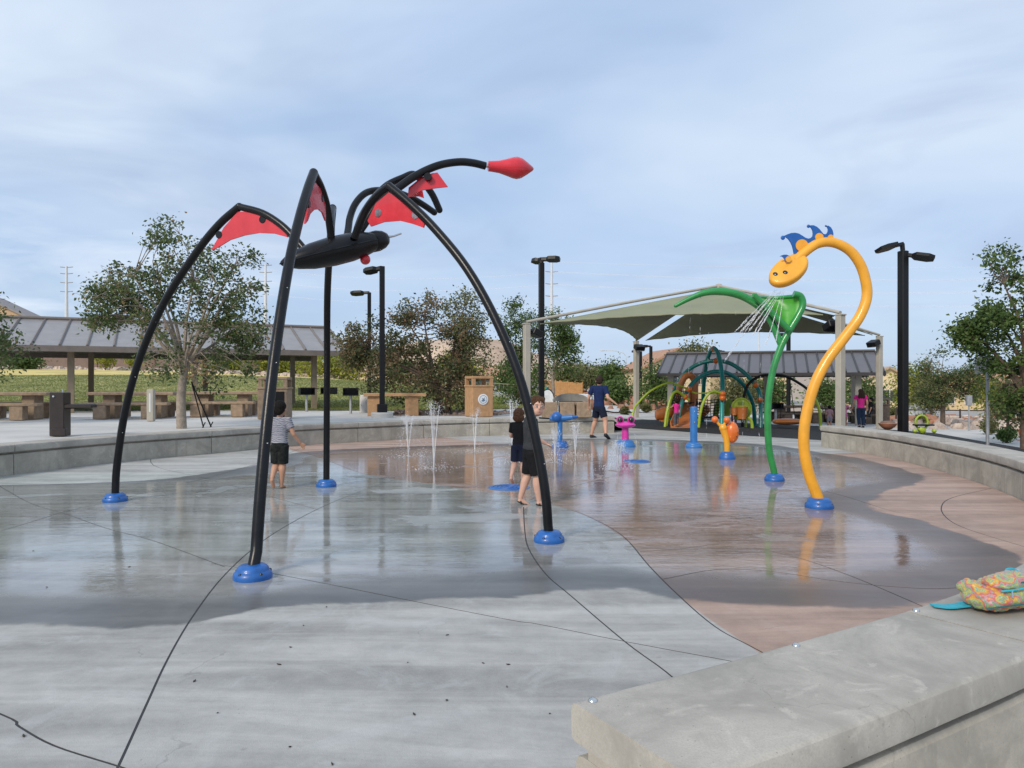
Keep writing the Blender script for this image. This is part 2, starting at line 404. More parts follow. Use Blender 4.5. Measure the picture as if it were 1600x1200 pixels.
    l.new(nn.outputs['Color'], wv.inputs[0]); wv.inputs[1].default_value = (.8, .8, 0); l.new(g.outputs['Position'], wv.inputs[2]); l.new(wv.outputs[0], ve.inputs['Vector'])
    base = MIX(M('MULTIPLY', SS(ve.outputs['Distance'], .0035, .0012), M('MULTIPLY', SS(n1, .52, .60), .28)), base, (.12, .12, .12))
    vp = n.new('ShaderNodeTexVoronoi'); vp.inputs['Scale'].default_value = 26; l.new(g.outputs['Position'], vp.inputs['Vector'])
    base = MIX(M('MULTIPLY', SS(vp.outputs['Distance'], .12, .06), M('MULTIPLY', SS(N(6, 3), .56, .62), .5)), base, (.10, .10, .10))
    l.new(base, b.inputs['Base Color'])
    rgh = M('ADD', .66, M('MULTIPLY', n2, .2))
    rgh = M('SUBTRACT', rgh, M('MULTIPLY', damp, .42)); rgh = M('SUBTRACT', rgh, M('MULTIPLY', film, .36))
    l.new(M('MAXIMUM', rgh, .018), b.inputs['Roughness'])
    b.inputs['IOR'].default_value = 1.45
    # relief: broom finish where dry, ripples on the film of water
    rip = M('ADD', N(5.5, 4, .6, .8, .55, 1.5), M('MULTIPLY', N(17, 3, .55, .5, .6, 1.4), .35))
    bp1 = n.new('ShaderNodeBump'); bp1.inputs['Distance'].default_value = .006; l.new(M('ADD', n3, N(220, 2)), bp1.inputs['Height']); l.new(M('MULTIPLY', M('SUBTRACT', 1.0, damp), .35), bp1.inputs['Strength'])
    bp2 = n.new('ShaderNodeBump'); bp2.inputs['Distance'].default_value = .0075; l.new(rip, bp2.inputs['Height']); l.new(M('MULTIPLY', film, .27), bp2.inputs['Strength'])
    l.new(bp1.outputs[0], bp2.inputs['Normal']); l.new(bp2.outputs[0], b.inputs['Normal'])
    b.inputs['Coat Weight'].default_value = 0
    return m
PADM = pad_material()
CONC = concrete('board_cast_concrete', (.405, .37, .31))
CAPM = concrete('trowelled_cap_concrete', (.415, .385, .335), .72, .6, False)
PLAZA = mat('broomed_pale_concrete', (.53, .515, .49), .8, .12, .8, .3, 60, detail=8)
RUB = mat('black_rubber_surfacing', (.016, .017, .019), .85, .35, 30, .6, 90)
GRAV = mat('tan_desert_gravel', (.36, .27, .20), .95, .35, 2.5, .9, 14, sub=(.44, .35, .27), detail=9)
DIRT = mat('reddish_desert_soil', (.42, .27, .18), .95, .28, .35, .8, 9, sub=(.50, .36, .25), detail=9)
LAWN = mat('mown_lawn_soil', (.15, .185, .045), .95, .35, .5, .5, 20, sub=(.27, .25, .085), detail=9)
SUNG = mat('turf_with_painted_sun', (.60, .48, .17), .95, .25, .6, .6, 20, detail=8)  # yellow colour stands in for sunlight on the far grass
ROAD = mat('pale_weathered_asphalt', (.33, .32, .31), .9, .10, .7, .3, 30)
KERB = mat('kerb_concrete', (.50, .48, .45), .85, .1, 2)

# ---- splash pad: coloured slabs parted by saw-cut joints
def pad_slabs():
    pad = thing('splash_pad', None, None); pad['kind'] = 'structure'
    outline = [(p.x, p.y) for p in LWs] + [(3.6, 25.7), (5.9, 22.4), (8.25, 19.6), (8.1, 17.9)] + [(p.x, p.y) for p in RWs[1:]] + [(.2, 1.4), (-.4, -1.5), (-7.2, -1.5)]
    # slightly outward under the walls
    k = len(outline); mb = MB()
    vs = [(x, y, -.03) for x, y in outline] + [(x, y, 0) for x, y in outline]
    mb.add(vs, [tuple(range(k - 1, -1, -1)), tuple(range(k, 2 * k))] + [(i, (i + 1) % k, k + (i + 1) % k, k + i) for i in range(k)])
    slab = mb.build('slab', PADM, smooth=False)
    def g2(l_): return [ground(u, v) for u, v in l_]
    joints = [
        [(120, 1330), (185, 1197), (227, 1105), (262, 1030), (300, 965), (345, 905), (392, 860), (440, 826), (510, 789), (590, 758), (640, 744)],
        [(330, 880), (420, 895), (525, 915), (650, 940), (800, 969), (841, 975), (976, 1002), (1116, 1028), (1300, 1062)],
        [(818, 792), (820, 829), (826, 857), (852, 896), (891, 930), (976, 1002), (1040, 1049), (1110, 1110)],
        [(430, 690), (452, 700), (500, 715), (570, 741), (640, 752), (700, 760), (800, 776), (886, 795), (936, 815), (976, 840), (1015, 885), (1060, 930), (1116, 978), (1172, 1009), (1260, 1055)],
        [(-90, 706), (0, 760), (50, 787), (100, 802), (165, 825), (240, 845), (352, 886)],
        [(-120, 858), (0, 830), (100, 800), (165, 785), (250, 764), (330, 745), (430, 716), (470, 700), (490, 690)],
        [(240, 705), (240, 727), (320, 747), (420, 775), (500, 797)],
        [(826, 782), (852, 772), (891, 761), (959, 744), (1050, 724), (1150, 704), (1260, 690)],
        [(1000, 862), (1060, 858), (1140, 850), (1234, 868), (1319, 896), (1420, 938), (1560, 1000)],
        [(1036, 905), (1120, 890), (1206, 893), (1300, 907), (1400, 917), (1487, 919), (1640, 905)],
        [(1640, 742), (1544, 764), (1487, 778), (1471, 792), (1479, 809), (1510, 826), (1600, 854), (1720, 890)],
        [(1479, 809), (1400, 800), (1300, 770), (1180, 745), (1050, 724)],
        [(-200, 1040), (0, 1115), (30, 1135), (85, 1165), (185, 1197), (260, 1222), (500, 1290), (760, 1400)],
        [(700, 676), (718, 684), (800, 695), (900, 703), (1000, 708), (1150, 712), (1300, 709), (1360, 704)],
    ]
    for jl in joints:
        P = spline([p.to_2d() for p in g2(jl)], 5); c = MB(); hw = .0062; m = len(P); vs = []
        for i, p in enumerate(P):
            t = (P[min(i + 1, m - 1)] - P[max(i - 1, 0)]).normalized(); q = Vector((-t.y, t.x)) * hw
            for a, z in ((q, -.1), (-q, -.1), (-q, .1), (q, .1)): vs.append((p.x + a.x, p.y + a.y, z))
        fs = [(3, 2, 1, 0), tuple((m - 1) * 4 + i for i in range(4))]
        for i in range(m - 1):
            for e in range(4): fs.append((i * 4 + e, i * 4 + (e + 1) % 4, i * 4 + 4 + (e + 1) % 4, i * 4 + 4 + e))
        c.add(vs, fs); co = c.build('cutter', PADM, smooth=False)
        md = slab.modifiers.new('b', 'BOOLEAN'); md.operation = 'DIFFERENCE'; md.solver = 'EXACT'; md.object = co
        dg = bpy.context.evaluated_depsgraph_get(); me = bpy.data.meshes.new_from_object(slab.evaluated_get(dg))
        slab.modifiers.clear(); slab.data = me; bpy.data.objects.remove(co)
    bm = bmesh.new(); bm.from_mesh(slab.data); bm.verts.index_update()
    seen = set(); isl = []
    for v in bm.verts:
        if v.index in seen: continue
        st = [v]; seen.add(v.index); cur = []
        while st:
            a = st.pop(); cur.append(a)
            for e in a.link_edges:
                o = e.other_vert(a)
                if o.index not in seen: seen.add(o.index); st.append(o)
        isl.append(cur)
    for cur in isl:
        ids = {v.index: i for i, v in enumerate(cur)}
        fs = {f for v in cur for f in v.link_faces}
        me = bpy.data.meshes.new('slab'); me.from_pydata([tuple(v.co) for v in cur], [], [tuple(ids[v.index] for v in f.verts) for f in fs]); me.materials.append(PADM)
        o = bpy.data.objects.new('slab', me); COL.objects.link(o); o.parent = pad
    bm.free(); bpy.data.objects.remove(slab)
    bed = MB(); k = len(outline)
    bed.add([(x, y, -.0018) for x, y in outline], [tuple(range(k))]); bed.build('joint_sealant', mat('dark_joint_sealant', (.035, .036, .038), .8), pad, smooth=False)
pad_slabs()

# ---- curved seat walls, cast in lengths with a separate cap
CAP = [(.006, .378), (-.004, .386), (-.008, .40), (-.008, .474), (-.004, .488), (.006, .497), (.02, .5), (.518, .5), (.534, .497), (.544, .488), (.548, .474), (.548, .40), (.544, .386), (.534, .378)]
REC = [(.075, .33), (.075, .394), (.465, .394), (.465, .33)]
BODY = [(.016, -.25), (.016, .322), (.028, .340), (.055, .348), (.485, .348), (.512, .340), (.524, .322), (.524, -.25)]
def sweep(path, prof, s0, s1, acc, jit=0.0, step=.22):
    """profile swept along the part s0..s1 of a plan path (outward is to the left of travel times sign)"""
    m = max(2, int((s1 - s0) / step) + 1); rings = []
    for i in range(m + 1):
        s = lerp(s0, s1, i / m); p, nrm = acc(s)
        rings.append([Vector((p.x + nrm.x * o, p.y + nrm.y * o, z)) for o, z in prof])
    k = len(prof); vs = []
    for i, r in enumerate(rings):
        for q in r:
            w = noise.noise(q * 2.7) * jit + noise.noise(q * 9) * jit * .5
            vs.append(q + Vector((w, w, w * .6)))
    fs = [tuple(range(k - 1, -1, -1)), tuple(range(m * k, m * k + k))]
    for i in range(m):
        for e in range(k): fs.append((i * k + e, i * k + (e + 1) % k, (i + 1) * k + (e + 1) % k, (i + 1) * k + e))
    return MB().add(vs, fs)
def path_access(P, sign):
    L = [0]
    for a, b in zip(P, P[1:]): L.append(L[-1] + (b - a).length)
    def acc(s):
        i = 0
        while i < len(L) - 2 and L[i + 1] < s: i += 1
        t = (s - L[i]) / max(1e-6, L[i + 1] - L[i]); p = P[i].lerp(P[i + 1], t)
        def tan(j):
            return (P[min(j + 1, len(P) - 1)] - P[max(j - 1, 0)]).normalized()
        d = tan(i).lerp(tan(i + 1), max(0, min(1, t))).normalized()
        return p, Vector((-d.y, d.x)) * sign
    return acc, L[-1]
def seat_wall(P, sign, label, seg, first=None, bolts=()):
    w = thing('seat_wall', label, 'wall', 'curved concrete seat walls round the splash pad', (P[0].x, P[0].y, 0)); w['kind'] = 'thing'
    acc, L = path_access(P, sign); s = 0.0; cuts = [0.0]
    if first: cuts.append(first)
    while cuts[-1] + seg * 1.5 < L: cuts.append(cuts[-1] + seg)
    cuts.append(L)
    for a, b in zip(cuts, cuts[1:]):
        pa, pb = a + (.006 if a else 0), b - (.006 if b < L else 0)
        sweep(P, CAP, pa, pb, acc, .003).build('cap_stone', CAPM, w, angle=30)
        bd = sweep(P, BODY, pa + .002, pb - .002, acc, .004).build('wall_panel', CONC, w, angle=30)
        sub(sweep(P, REC, pa + .004, pb - .004, acc).build('shadow_groove', CONC, None, angle=30), bd)
    for s_, o_ in bolts:
        p, nrm = acc(s_); q = Vector((p.x + nrm.x * o_, p.y + nrm.y * o_, .498))
        MB().lathe([(.0155, 0), (.0155, .003), (.013, .008), (.0075, .0118), (.001, .013)], q, 18).build('skate_stud', mat('polished_stud_steel', (.62, .62, .6), .22, .08, 20, metal=1.0), w)
    return w
seat_wall(LWs, 1, 'long low concrete retaining wall curving behind the pad on the left', 2.05)
RWr = list(reversed(RWs))
seat_wall(RWr, -1, 'freestanding concrete seat wall running from the near corner round the right', 1.62, 1.80,
          [(.055, .03), (1.02, .03), (1.84, .03), (3.0, .03), (6.1, .03)])

# ---- outer ground: one sheet to the horizon, dropped below the pad
WALLPOLY = [Vector((p.x, p.y)) for p in LWs] + [Vector((3.6, 25.7)), Vector((5.9, 22.4)), Vector((8.25, 19.6))] + [Vector((p.x, p.y)) for p in RWs] + [Vector((.2, -3)), Vector((-8, -3))]
def inside(x, y, poly):
    c = False; j = len(poly) - 1
    for i in range(len(poly)):
        a, b = poly[i], poly[j]
        if (a[1] > y) != (b[1] > y) and x < (b[0] - a[0]) * (y - a[1]) / (b[1] - a[1]) + a[0]: c = not c
        j = i
    return c
def axis(a, b, fine0, fine1, st):
    out = []; x = fine0
    while x <= fine1: out.append(x); x += st
    g = st; x = fine1
    while x < b: g *= 1.25; x += g; out.append(min(x, b))
    g = st; x = fine0
    while x > a: g *= 1.25; x -= g; out.insert(0, max(x, a))
    return out
def outer_ground():
    xs = axis(-900, 900, -14, 14, .7); ys = axis(-120, 1600, -4, 60, .7); mb = MB(); vs = []; fs = []
    near = [(p.x, p.y) for p in WALLPOLY]
    for y in ys:
        for x in xs:
            z = gz(x, y) - .05
            if y < 27 and inside(x, y, [(-13, -20), (-13, 27), (13, 27), (13, -20)]): z = min(z, -.32 if x < 3.4 else -.32 if (y < 20 and x < 7.8) else z)
            if y < 3: z = min(z, -.12)
            vs.append((x, y, z))
    w = len(xs)
    for j in range(len(ys) - 1):
        for i in range(w - 1): fs.append((j * w + i, j * w + i + 1, (j + 1) * w + i + 1, (j + 1) * w + i))
    mb.add(vs, fs); tag(mb.build('ground', GRAV), kind='structure')
outer_ground()
def sheet(name, poly, m, off, step=1.0, kind='structure', thick=0.0, zf=gz, smooth=True):
    """a sheet that follows the ground; poly is a plan outline"""
    bm = bmesh.new(); vs = [bm.verts.new((p[0], p[1], 0)) for p in poly]; bm.faces.new(vs)
    x0, x1 = min(p[0] for p in poly), max(p[0] for p in poly); y0, y1 = min(p[1] for p in poly), max(p[1] for p in poly)
    def cut(co, no): bmesh.ops.bisect_plane(bm, geom=bm.verts[:] + bm.edges[:] + bm.faces[:], plane_co=co, plane_no=no, dist=1e-5)
    y = math.ceil(y0 / step) * step
    while y < y1: cut((0, y, 0), (0, 1, 0)); y += step
    x = math.ceil(x0 / step) * step
    while x < x1: cut((x, 0, 0), (1, 0, 0)); x += step
    for v in bm.verts: v.co.z = zf(v.co.x, v.co.y) + off
    bmesh.ops.triangulate(bm, faces=bm.faces)
    bmesh.ops.recalc_face_normals(bm, faces=bm.faces)
    for f in bm.faces:
        if f.normal.z < 0: f.normal_flip()
    me = bpy.data.meshes.new(name); bm.to_mesh(me); bm.free(); me.materials.append(m)
    if smooth: me.shade_smooth()
    o = bpy.data.objects.new(name, me); COL.objects.link(o)
    return tag(o, kind=kind)
accL, LL = path_access(LWs, 1)
wl = []
for i in range(60):
    p, nr = accL(LL * i / 59); wl.append((p.x + nr.x * .42, p.y + nr.y * .42))
# picnic terrace behind the left wall, level with its top
sheet('picnic_terrace', wl + [(3.75, 23.6), (4.3, 26.5), (6.2, 31), (6.5, 38), (2.5, 36), (0.5, 30.2), (-3.5, 27.0), (-5.0, 27.6), (-12, 28.0), (-24, 27.0), (-40, 20), (-40, 2)], PLAZA, -.008, 1.5)
accR, LR = path_access(RWr, -1)
wr = []
for i in range(40):
    p, nr = accR(lerp(5.5, LR, i / 39)); wr.append((p.x + nr.x * .5, p.y + nr.y * .5))
rub_top = [gp(u, v) for u, v in ((962, 653), (1080, 658), (1195, 663), (1280, 666), (1380, 671), (1460, 677), (1540, 691), (1600, 701))]
rub = [(3.6, 25.7), (5.9, 22.4), (8.25, 19.6)] + list(reversed(wr)) + [(16, 9.0), (15.5, 14)] + [(p.x, p.y) for p in reversed(rub_top)] + [(3.7, 30)]
sheet('rubber_play_surface', rub, RUB, .012, 1.0)
walk = [(p.x, p.y) for p in rub_top] + [(18, 14), (26, 14), (26, 20)] + [(gp(u, v).x, gp(u, v).y) for u, v in ((1600, 687), (1536, 672), (1523, 669), (1460, 663), (1417, 661), (1400, 653), (1250, 646), (1100, 645), (975, 646))] + [(4.6, 33)]
sheet('concrete_walkway', walk, PLAZA, .006, 1.5)
sheet('near_apron', [(.19, 2.2), (.5, 1.8), (7, 6.0), (9, 9.5), (16, 9), (26, 14), (30, -6), (-.4, -6), (-.4, -1.5), (.2, 1.4)], PLAZA, -.03, 2.0, zf=lambda x, y: 0.0)
# lawn beyond the terrace with sunlight on its far edge painted as a yellow strip
lawn_far = [(0, 587), (120, 586), (250, 586), (400, 588), (520, 593), (640, 602), (740, 613), (850, 622)]
lf = [gp(u, v) for u, v in lawn_far]
lawn = [(-60, 27.5), (-24, 27.05), (-12, 28.05), (-5.0, 27.7), (-3.5, 27.3), (-1.2, 29.0), (.6, 31.0)] + [(p.x, p.y) for p in reversed(lf)] + [(-70, 60)]
lawn_o = sheet('lawn', lawn, LAWN, .0, 1.5)
dr = [gp(u, v) for u, v in ((0, 577), (120, 576), (250, 577), (400, 579), (520, 584), (640, 594), (740, 606), (850, 617))]
sheet('painted_sun_turf_strip', [(-70, 60)] + [(p.x, p.y) for p in lf] + [(p.x, p.y) for p in reversed(dr)] + [(-80, 70)], SUNG, .01, 2.5)
# path that winds past the lawn, and the road beyond
sheet('winding_path', [(gp(u, v).x, gp(u, v).y) for u, v in ((770, 619), (850, 627), (960, 644), (1010, 644), (990, 634), (930, 626), (860, 619), (770, 611))], PLAZA, .012, 2.0)
rd = [(p.x, p.y) for p in (gp(u, v) for u, v in ((1750, 660), (1600, 655), (1480, 653), (1390, 652), (1250, 638), (1100, 628), (1000, 623), (880, 615), (760, 604), (620, 595)))]
rd2 = [(p.x, p.y) for p in (gp(u, v) for u, v in ((620, 589), (760, 597), (880, 607), (1000, 614), (1100, 618), (1250, 627), (1390, 642), (1480, 644), (1600, 646), (1750, 650)))]
sheet('road', rd + rd2, ROAD, .02, 4.0)
def strip(name, pts, m, w, h):
    mb = MB(); P = [Vector((p[0], p[1], gz(*p[:2]))) for p in spline([Vector(p) for p in pts], 5)]; k = len(P); vs = []
    for i, p in enumerate(P):
        t = (P[min(i + 1, k - 1)] - P[max(i - 1, 0)]); t.z = 0; t.normalize(); q = Vector((-t.y, t.x, 0)) * w / 2
        vs += [p - q - Vector((0, 0, .1)), p - q + Vector((0, 0, h)), p + q + Vector((0, 0, h)), p + q - Vector((0, 0, .1))]
    fs = [(0, 1, 2, 3), (4 * k - 1, 4 * k - 2, 4 * k - 3, 4 * k - 4)]
    for i in range(k - 1):
        for e in range(4): fs.append((4 * i + e, 4 * i + (e + 1) % 4, 4 * i + 4 + (e + 1) % 4, 4 * i + 4 + e))
    return mb.add(vs, fs).build(name, m)
tag(strip('kerb', rd, KERB, .2, .15), kind='structure')
tag(strip('kerb', rd2, KERB, .2, .15), kind='structure')
sheet('bare_slope', [(gp(u, v).x, gp(u, v).y) for u, v in ((455, 579), (560, 583), (640, 590), (700, 595))] + [(-12, 110), (-45, 115)], DIRT, .04, 4.0)

# ---- tan hills far behind
def hill(name, prof, d, depth, m, seed):
    mb = MB(); nu, nv = 90, 14; vs = []; fs = []
    for j in range(nv + 1):
        for i in range(nu + 1):
            u = lerp(prof[0][0], prof[-1][0], i / nu); v = interp(prof, u); t = j / nv
            x = (u - 800) / FPX * d * (1 + t * .3); y = d + depth * t
            top = EYE + (600 - v) / FPX * d - 2
            zz = top * math.sin(min(1, t * 1.25) * math.pi / 2) if t < .8 else top * (1 - (t - .8) * .6)
            zz += noise.fractal(Vector((x * .03, y * .03, seed)), 1.0, 2.1, 6) * top * .11 * min(1, t * 3)
            vs.append((x, y, zz + 1 - 4 * (j == 0)))
    w = nu + 1
    for j in range(nv):
        for i in range(nu): fs.append((j * w + i, j * w + i + 1, (j + 1) * w + i + 1, (j + 1) * w + i))
    tag(mb.add(vs, fs).build(name, m), kind='structure')
HILL = mat('sunlit_tan_hillside', (.46, .32, .225), .95, .30, .035, .9, .25, sub=(.52, .39, .29), detail=10)
hill('hill', [(380, 585), (520, 545), (600, 522), (700, 503), (740, 500), (790, 508), (830, 527), (880, 548), (920, 566), (960, 578), (1010, 588), (1080, 594)], 330, 140, HILL, 3.3)
hill('hill', [(900, 592), (1050, 588), (1250, 590), (1450, 585), (1540, 574), (1700, 560), (1900, 572)], 480, 120, HILL, 8.1)

# ================================================================ SPRAY FEATURES ON THE PAD
BLACKP = mat('black_powder_coat', (.005, .0055, .007), .3, .3, 8, .05, 40, spec=.32)
REDP = mat('translucent_red_plastic', (.62, .035, .05), .35, .12, 5, coat=.2)
REDG = mat('glossy_red_fibreglass', (.60, .015, .03), .28, .12, 4, coat=.5)
BLUEB = mat('blue_base_cover', (.012, .105, .37), .42, .18, 14, .05, 60, coat=.15)
BLUEL = mat('light_blue_paint', (.025, .155, .43), .35, .15, 8, coat=.2)
YEL = mat('yellow_orange_paint', (.80, .37, .025), .36, .10, 6, .03, 50, coat=.25)
GREEN = mat('leaf_green_paint', (.02, .235, .055), .3, .18, 6, .03, 50, coat=.3)
LGREEN = mat('light_green_panel', (.06, .30, .03), .4, .2, 3)
MANE = mat('deep_blue_mane_plastic', (.01, .10, .38), .4, .12, 6)
ORG = mat('orange_paint', (.72, .16, .02), .35, .15, 8, coat=.25)
PINK = mat('magenta_paint', (.62, .035, .33), .35, .12, 8, coat=.2)
STEEL = mat('brushed_steel', (.55, .56, .57), .3, .1, 30, metal=1.0)
DARKEYE = mat('black_gloss_eye', (.01, .01, .012), .1, .1, 8, coat=.6)

def base_cover(t, p, r=.145, h=.105, bolts=True, m=None):
    """domed two-ring anchor cover"""
    m = m or BLUEB
    o = MB().lathe([(r, -.005), (r * 1.02, .02), (r * .98, .045), (r * .88, h * .56), (r * .85, h * .6), (r * .84, h * .7), (r * .76, h * .85), (r * .66, h * .96), (r * .42, h)], p, 28).build('base_cover', m, t)
    if bolts:
        for k in range(5):
            a = 2 * math.pi * k / 5 + .5
            sub(MB().ball(Vector(p) + Vector((math.cos(a) * r * .9, math.sin(a) * r * .9, .05)), .013, 8).build('bolt', DARKEYE, None), o)
    return o

def on_plane(u, v, foot, head):
    """point of the line of sight (u, v) on the upright plane through two plan points"""
    a = (u - 800) / FPX; dx, dy = head[0] - foot[0], head[1] - foot[1]
    t = (a * foot[1] - foot[0]) / (dx - a * dy)
    x, y = foot[0] + dx * t, foot[1] + dy * t
    return Vector((x, y, EYE + (600 - v) / FPX * y))

def spider():
    fA, fB, fC, fD = ground(180, 783), ground(395, 903), ground(510, 760), ground(858, 846)
    cen = Vector((-1.97, 8.35, 3.02))
    t = thing('spider_sprayer', 'giant black spider arch with red webbed knees standing over the pad', 'spray arch', None, ((fA + fD) / 2).to_tuple())
    RAD = .046
    ax = Vector((.80, .47, .30)).normalized()
    M = ax.to_track_quat('Z', 'Y').to_matrix()
    # body: long hull, blunt head, flattened belly
    prof = [(-.68, .006), (-.665, .03), (-.61, .07), (-.49, .122), (-.31, .168), (-.08, .192), (.14, .188), (.32, .16), (.42, .132), (.435, .125)]
    body = MB().loft([(cen + ax * s, r * 1.12, r * .86, M) for s, r in prof], 28).build('body', BLACKP, t)
    # seam ridge round the hull
    ring = [(cen + ax * s, r) for s, r in prof]
    sx = M @ Vector((1, 0, 0)); 
    for sg in (-1, 1):
        sub(MB().tube([c + sx * sg * (r * 1.12 + .002) for c, r in ring], .008, 6).build('seam', BLACKP, None), body)
    hd = cen + ax * .40
    head = MB().loft([(cen + ax * s, r, r * .92, M) for s, r in ((.36, .105), (.42, .13), (.49, .132), (.56, .112), (.61, .075), (.635, .025))], 22).build('head', BLACKP, t)
    sub(MB().tube([cen + ax * .58 + Vector((0, 0, .02)), cen + ax * .70 + Vector((.0, 0, .01)), cen + ax * .80 + Vector((.0, 0, .02))], [.02, .012, .01], 8).build('spray_nozzle', STEEL, None), head)
    sub(MB().ball(cen + ax * .34 + Vector((.0, -.03, -.19)), .06, 16).build('red_eye', REDG, None), head)
    legs = {
        'A': (fA, (-2.35, 8.42), [(180, 772), (183, 725), (196, 640), (220, 555), (258, 470), (308, 393), (343, 350), (374, 323)], [(374, 323), (410, 333), (440, 352), (462, 374), (474, 388)]),
        'B': (fB, (-2.02, 8.28), [(399, 885), (407, 770), (419, 640), (434, 520), (452, 410), (468, 340), (481, 295), (490, 270)], [(490, 270), (501, 292), (510, 320), (515, 350), (518, 376)]),
        'D': (fD, (-1.72, 8.22), [(857, 832), (852, 770), (838, 690), (812, 590), (775, 500), (730, 420), (680, 358), (640, 318), (608, 291)], [(608, 291), (590, 305), (573, 326), (562, 350), (553, 372)]),
    }
    def dome(o, p): sub(MB().ball(p, RAD * 1.02, 12).build('knee_cap', BLACKP, None), o)
    for key, (f, hp, outer, inner) in legs.items():
        po = spline([on_plane(u, v, f, hp) for u, v in outer], 5); po[0] = Vector((f.x, f.y, .06))
        pi_ = spline([on_plane(u, v, f, hp) for u, v in inner], 5)
        lg = MB().tube(po, RAD, 18).build('leg', BLACKP, t)
        th = MB().tube(pi_, RAD * .92, 18).build('thigh', BLACKP, t); dome(lg, po[-1])
        base_cover(t, (f.x, f.y, 0))
        for k in range(3):
            q = po[8 + k * 5]
            sub(MB().ball(q + Vector((RAD * .72, -RAD * .72, 0)), .006, 8).build('spray_hole', STEEL, None), lg)
        # webbing plate under the knee
        d2 = Vector((hp[0] - f.x, hp[1] - f.y, 0)).normalized(); nrm = Vector((-d2.y, d2.x, 0))
        W_ = {'A': ([(372, 331), (350, 356), (331, 391)], [(342, 386), (360, 375), (382, 368), (405, 364), (428, 365), (450, 371)], [(444, 357), (420, 339), (395, 331)]),
              'B': ([(490, 284), (483, 310), (476, 350)], [(480, 345), (484, 334), (490, 328), (497, 327), (503, 332), (508, 345)], [(508, 322), (501, 296)]),
              'D': ([(608, 301), (588, 318), (575, 345)], [(580, 354), (600, 347), (625, 345), (645, 350), (662, 356)], [(664, 350), (640, 322)])}[key]
        pts = [on_plane(u, v, f, hp) for part in W_ for u, v in part]
        wb = MB().plate3(pts, .018, nrm).build('knee_web', REDP, t, smooth=False)
        cs = {'A': [(343, 367), (411, 343)], 'B': [(481, 318), (503, 309)], 'D': [(592, 333), (650, 336)]}[key]
        for u, v in cs:
            q = on_plane(u, v, f, hp)
            sub(MB().lathe([(.045, -.016), (.045, .016)], q, 16, nrm).build('clamp_disc', BLACKP if key != 'D' else STEEL, None), wb)
    # fourth leg, behind the body
    kC = Vector((-2.18, 8.95, 3.64)); hC = Vector((-2.08, 8.45, 3.1))
    po = spline([(fC.x, fC.y, .06), (fC.x + .01, fC.y - .02, .9), (fC.x + .06, fC.y - .2, 1.8), (fC.x + .19, fC.y - .7, 2.7), (fC.x + .40, fC.y - 1.4, 3.3), tuple(kC)], 5)
    # keep the leg's line as seen: nearly upright
    lg = MB().tube(po, RAD, 18).build('leg', BLACKP, t); dome(lg, kC)
    MB().tube(spline([tuple(kC), (-2.15, 8.75, 3.5), (-2.1, 8.55, 3.3), tuple(hC)], 5), RAD * .92, 16).build('thigh', BLACKP, t)
    base_cover(t, (fC.x, fC.y, 0))
    # raised front legs and the long feeler with the red drop
    def px(l_, d0, d1): return spline([at(u, v, lerp(d0, d1, i / (len(l_) - 1))) for i, (u, v) in enumerate(l_)], 6)
    c2 = lambda x, y: (380 + x / 3.333, 220 + y / 3.333)
    l1 = px([c2(540, 500), c2(548, 455), c2(556, 400), c2(580, 335), c2(620, 285), c2(665, 262), c2(730, 258), c2(800, 268), c2(880, 300), c2(940, 335), c2(995, 373)], 8.6, 9.7)
    l2 = px([c2(585, 490), c2(600, 440), c2(622, 385), c2(660, 325), c2(705, 272), c2(758, 226), c2(830, 193), c2(888, 174), c2(935, 215), c2(985, 280), c2(1022, 360)], 8.4, 9.3)
    l3 = px([c2(600, 480), c2(640, 420), c2(690, 345), c2(745, 290), c2(810, 243), c2(880, 193), c2(960, 150), c2(1040, 122), c2(1130, 110), c2(1200, 116), c2(1262, 131)], 8.5, 9.0)
    for P in (l1, l2):
        o = MB().tube(P, RAD * .92, 16).build('raised_leg', BLACKP, t); sub(MB().ball(P[-1], RAD * .92, 12).build('end_cap', BLACKP, None), o)
    fe = MB().tube(l3, RAD * 1.02, 18).build('feeler', BLACKP, t)
    dirv = (l3[-1] - l3[-2]).normalized(); e = l3[-1]
    tip = at(834, 264, 9.15); dv = (tip - e); Ld = dv.length; dn = dv.normalized()
    sub(MB().tube([e, e + dn * .05], .02, 10).build('drop_stem', STEEL, None), fe)
    MB().lathe([(.03, .03), (.062, .035), (.066, .09), (.075, .17), (.10, .26), (.128, .35), (.135, .40), (.12, .46), (.075, .53), (.025, Ld - .015), (.004, Ld)], e, 14, dn).build('red_drop', REDG, t, angle=50)
    nr = Vector((0, -1, .12))
    for pts, d in (([c2(858, 288), c2(862, 245), c2(930, 190), c2(985, 170), c2(1012, 166), c2(1066, 240), c2(1010, 246), c2(940, 256), c2(895, 272)], 8.82),
                   ([c2(858, 292), c2(870, 272), c2(935, 262), c2(942, 298), c2(915, 289), c2(880, 290)], 9.15)):
        w_ = MB().plate3([at(u, v, d) for u, v in pts], .018, nr).build('knee_web', REDG, t, smooth=False)
    q = at(*c2(962, 188), 8.78); MB().lathe([(.045, -.03), (.045, .03)], q, 16, (0, -1, 0)).build('clamp_disc', BLACKP, t)
spider()

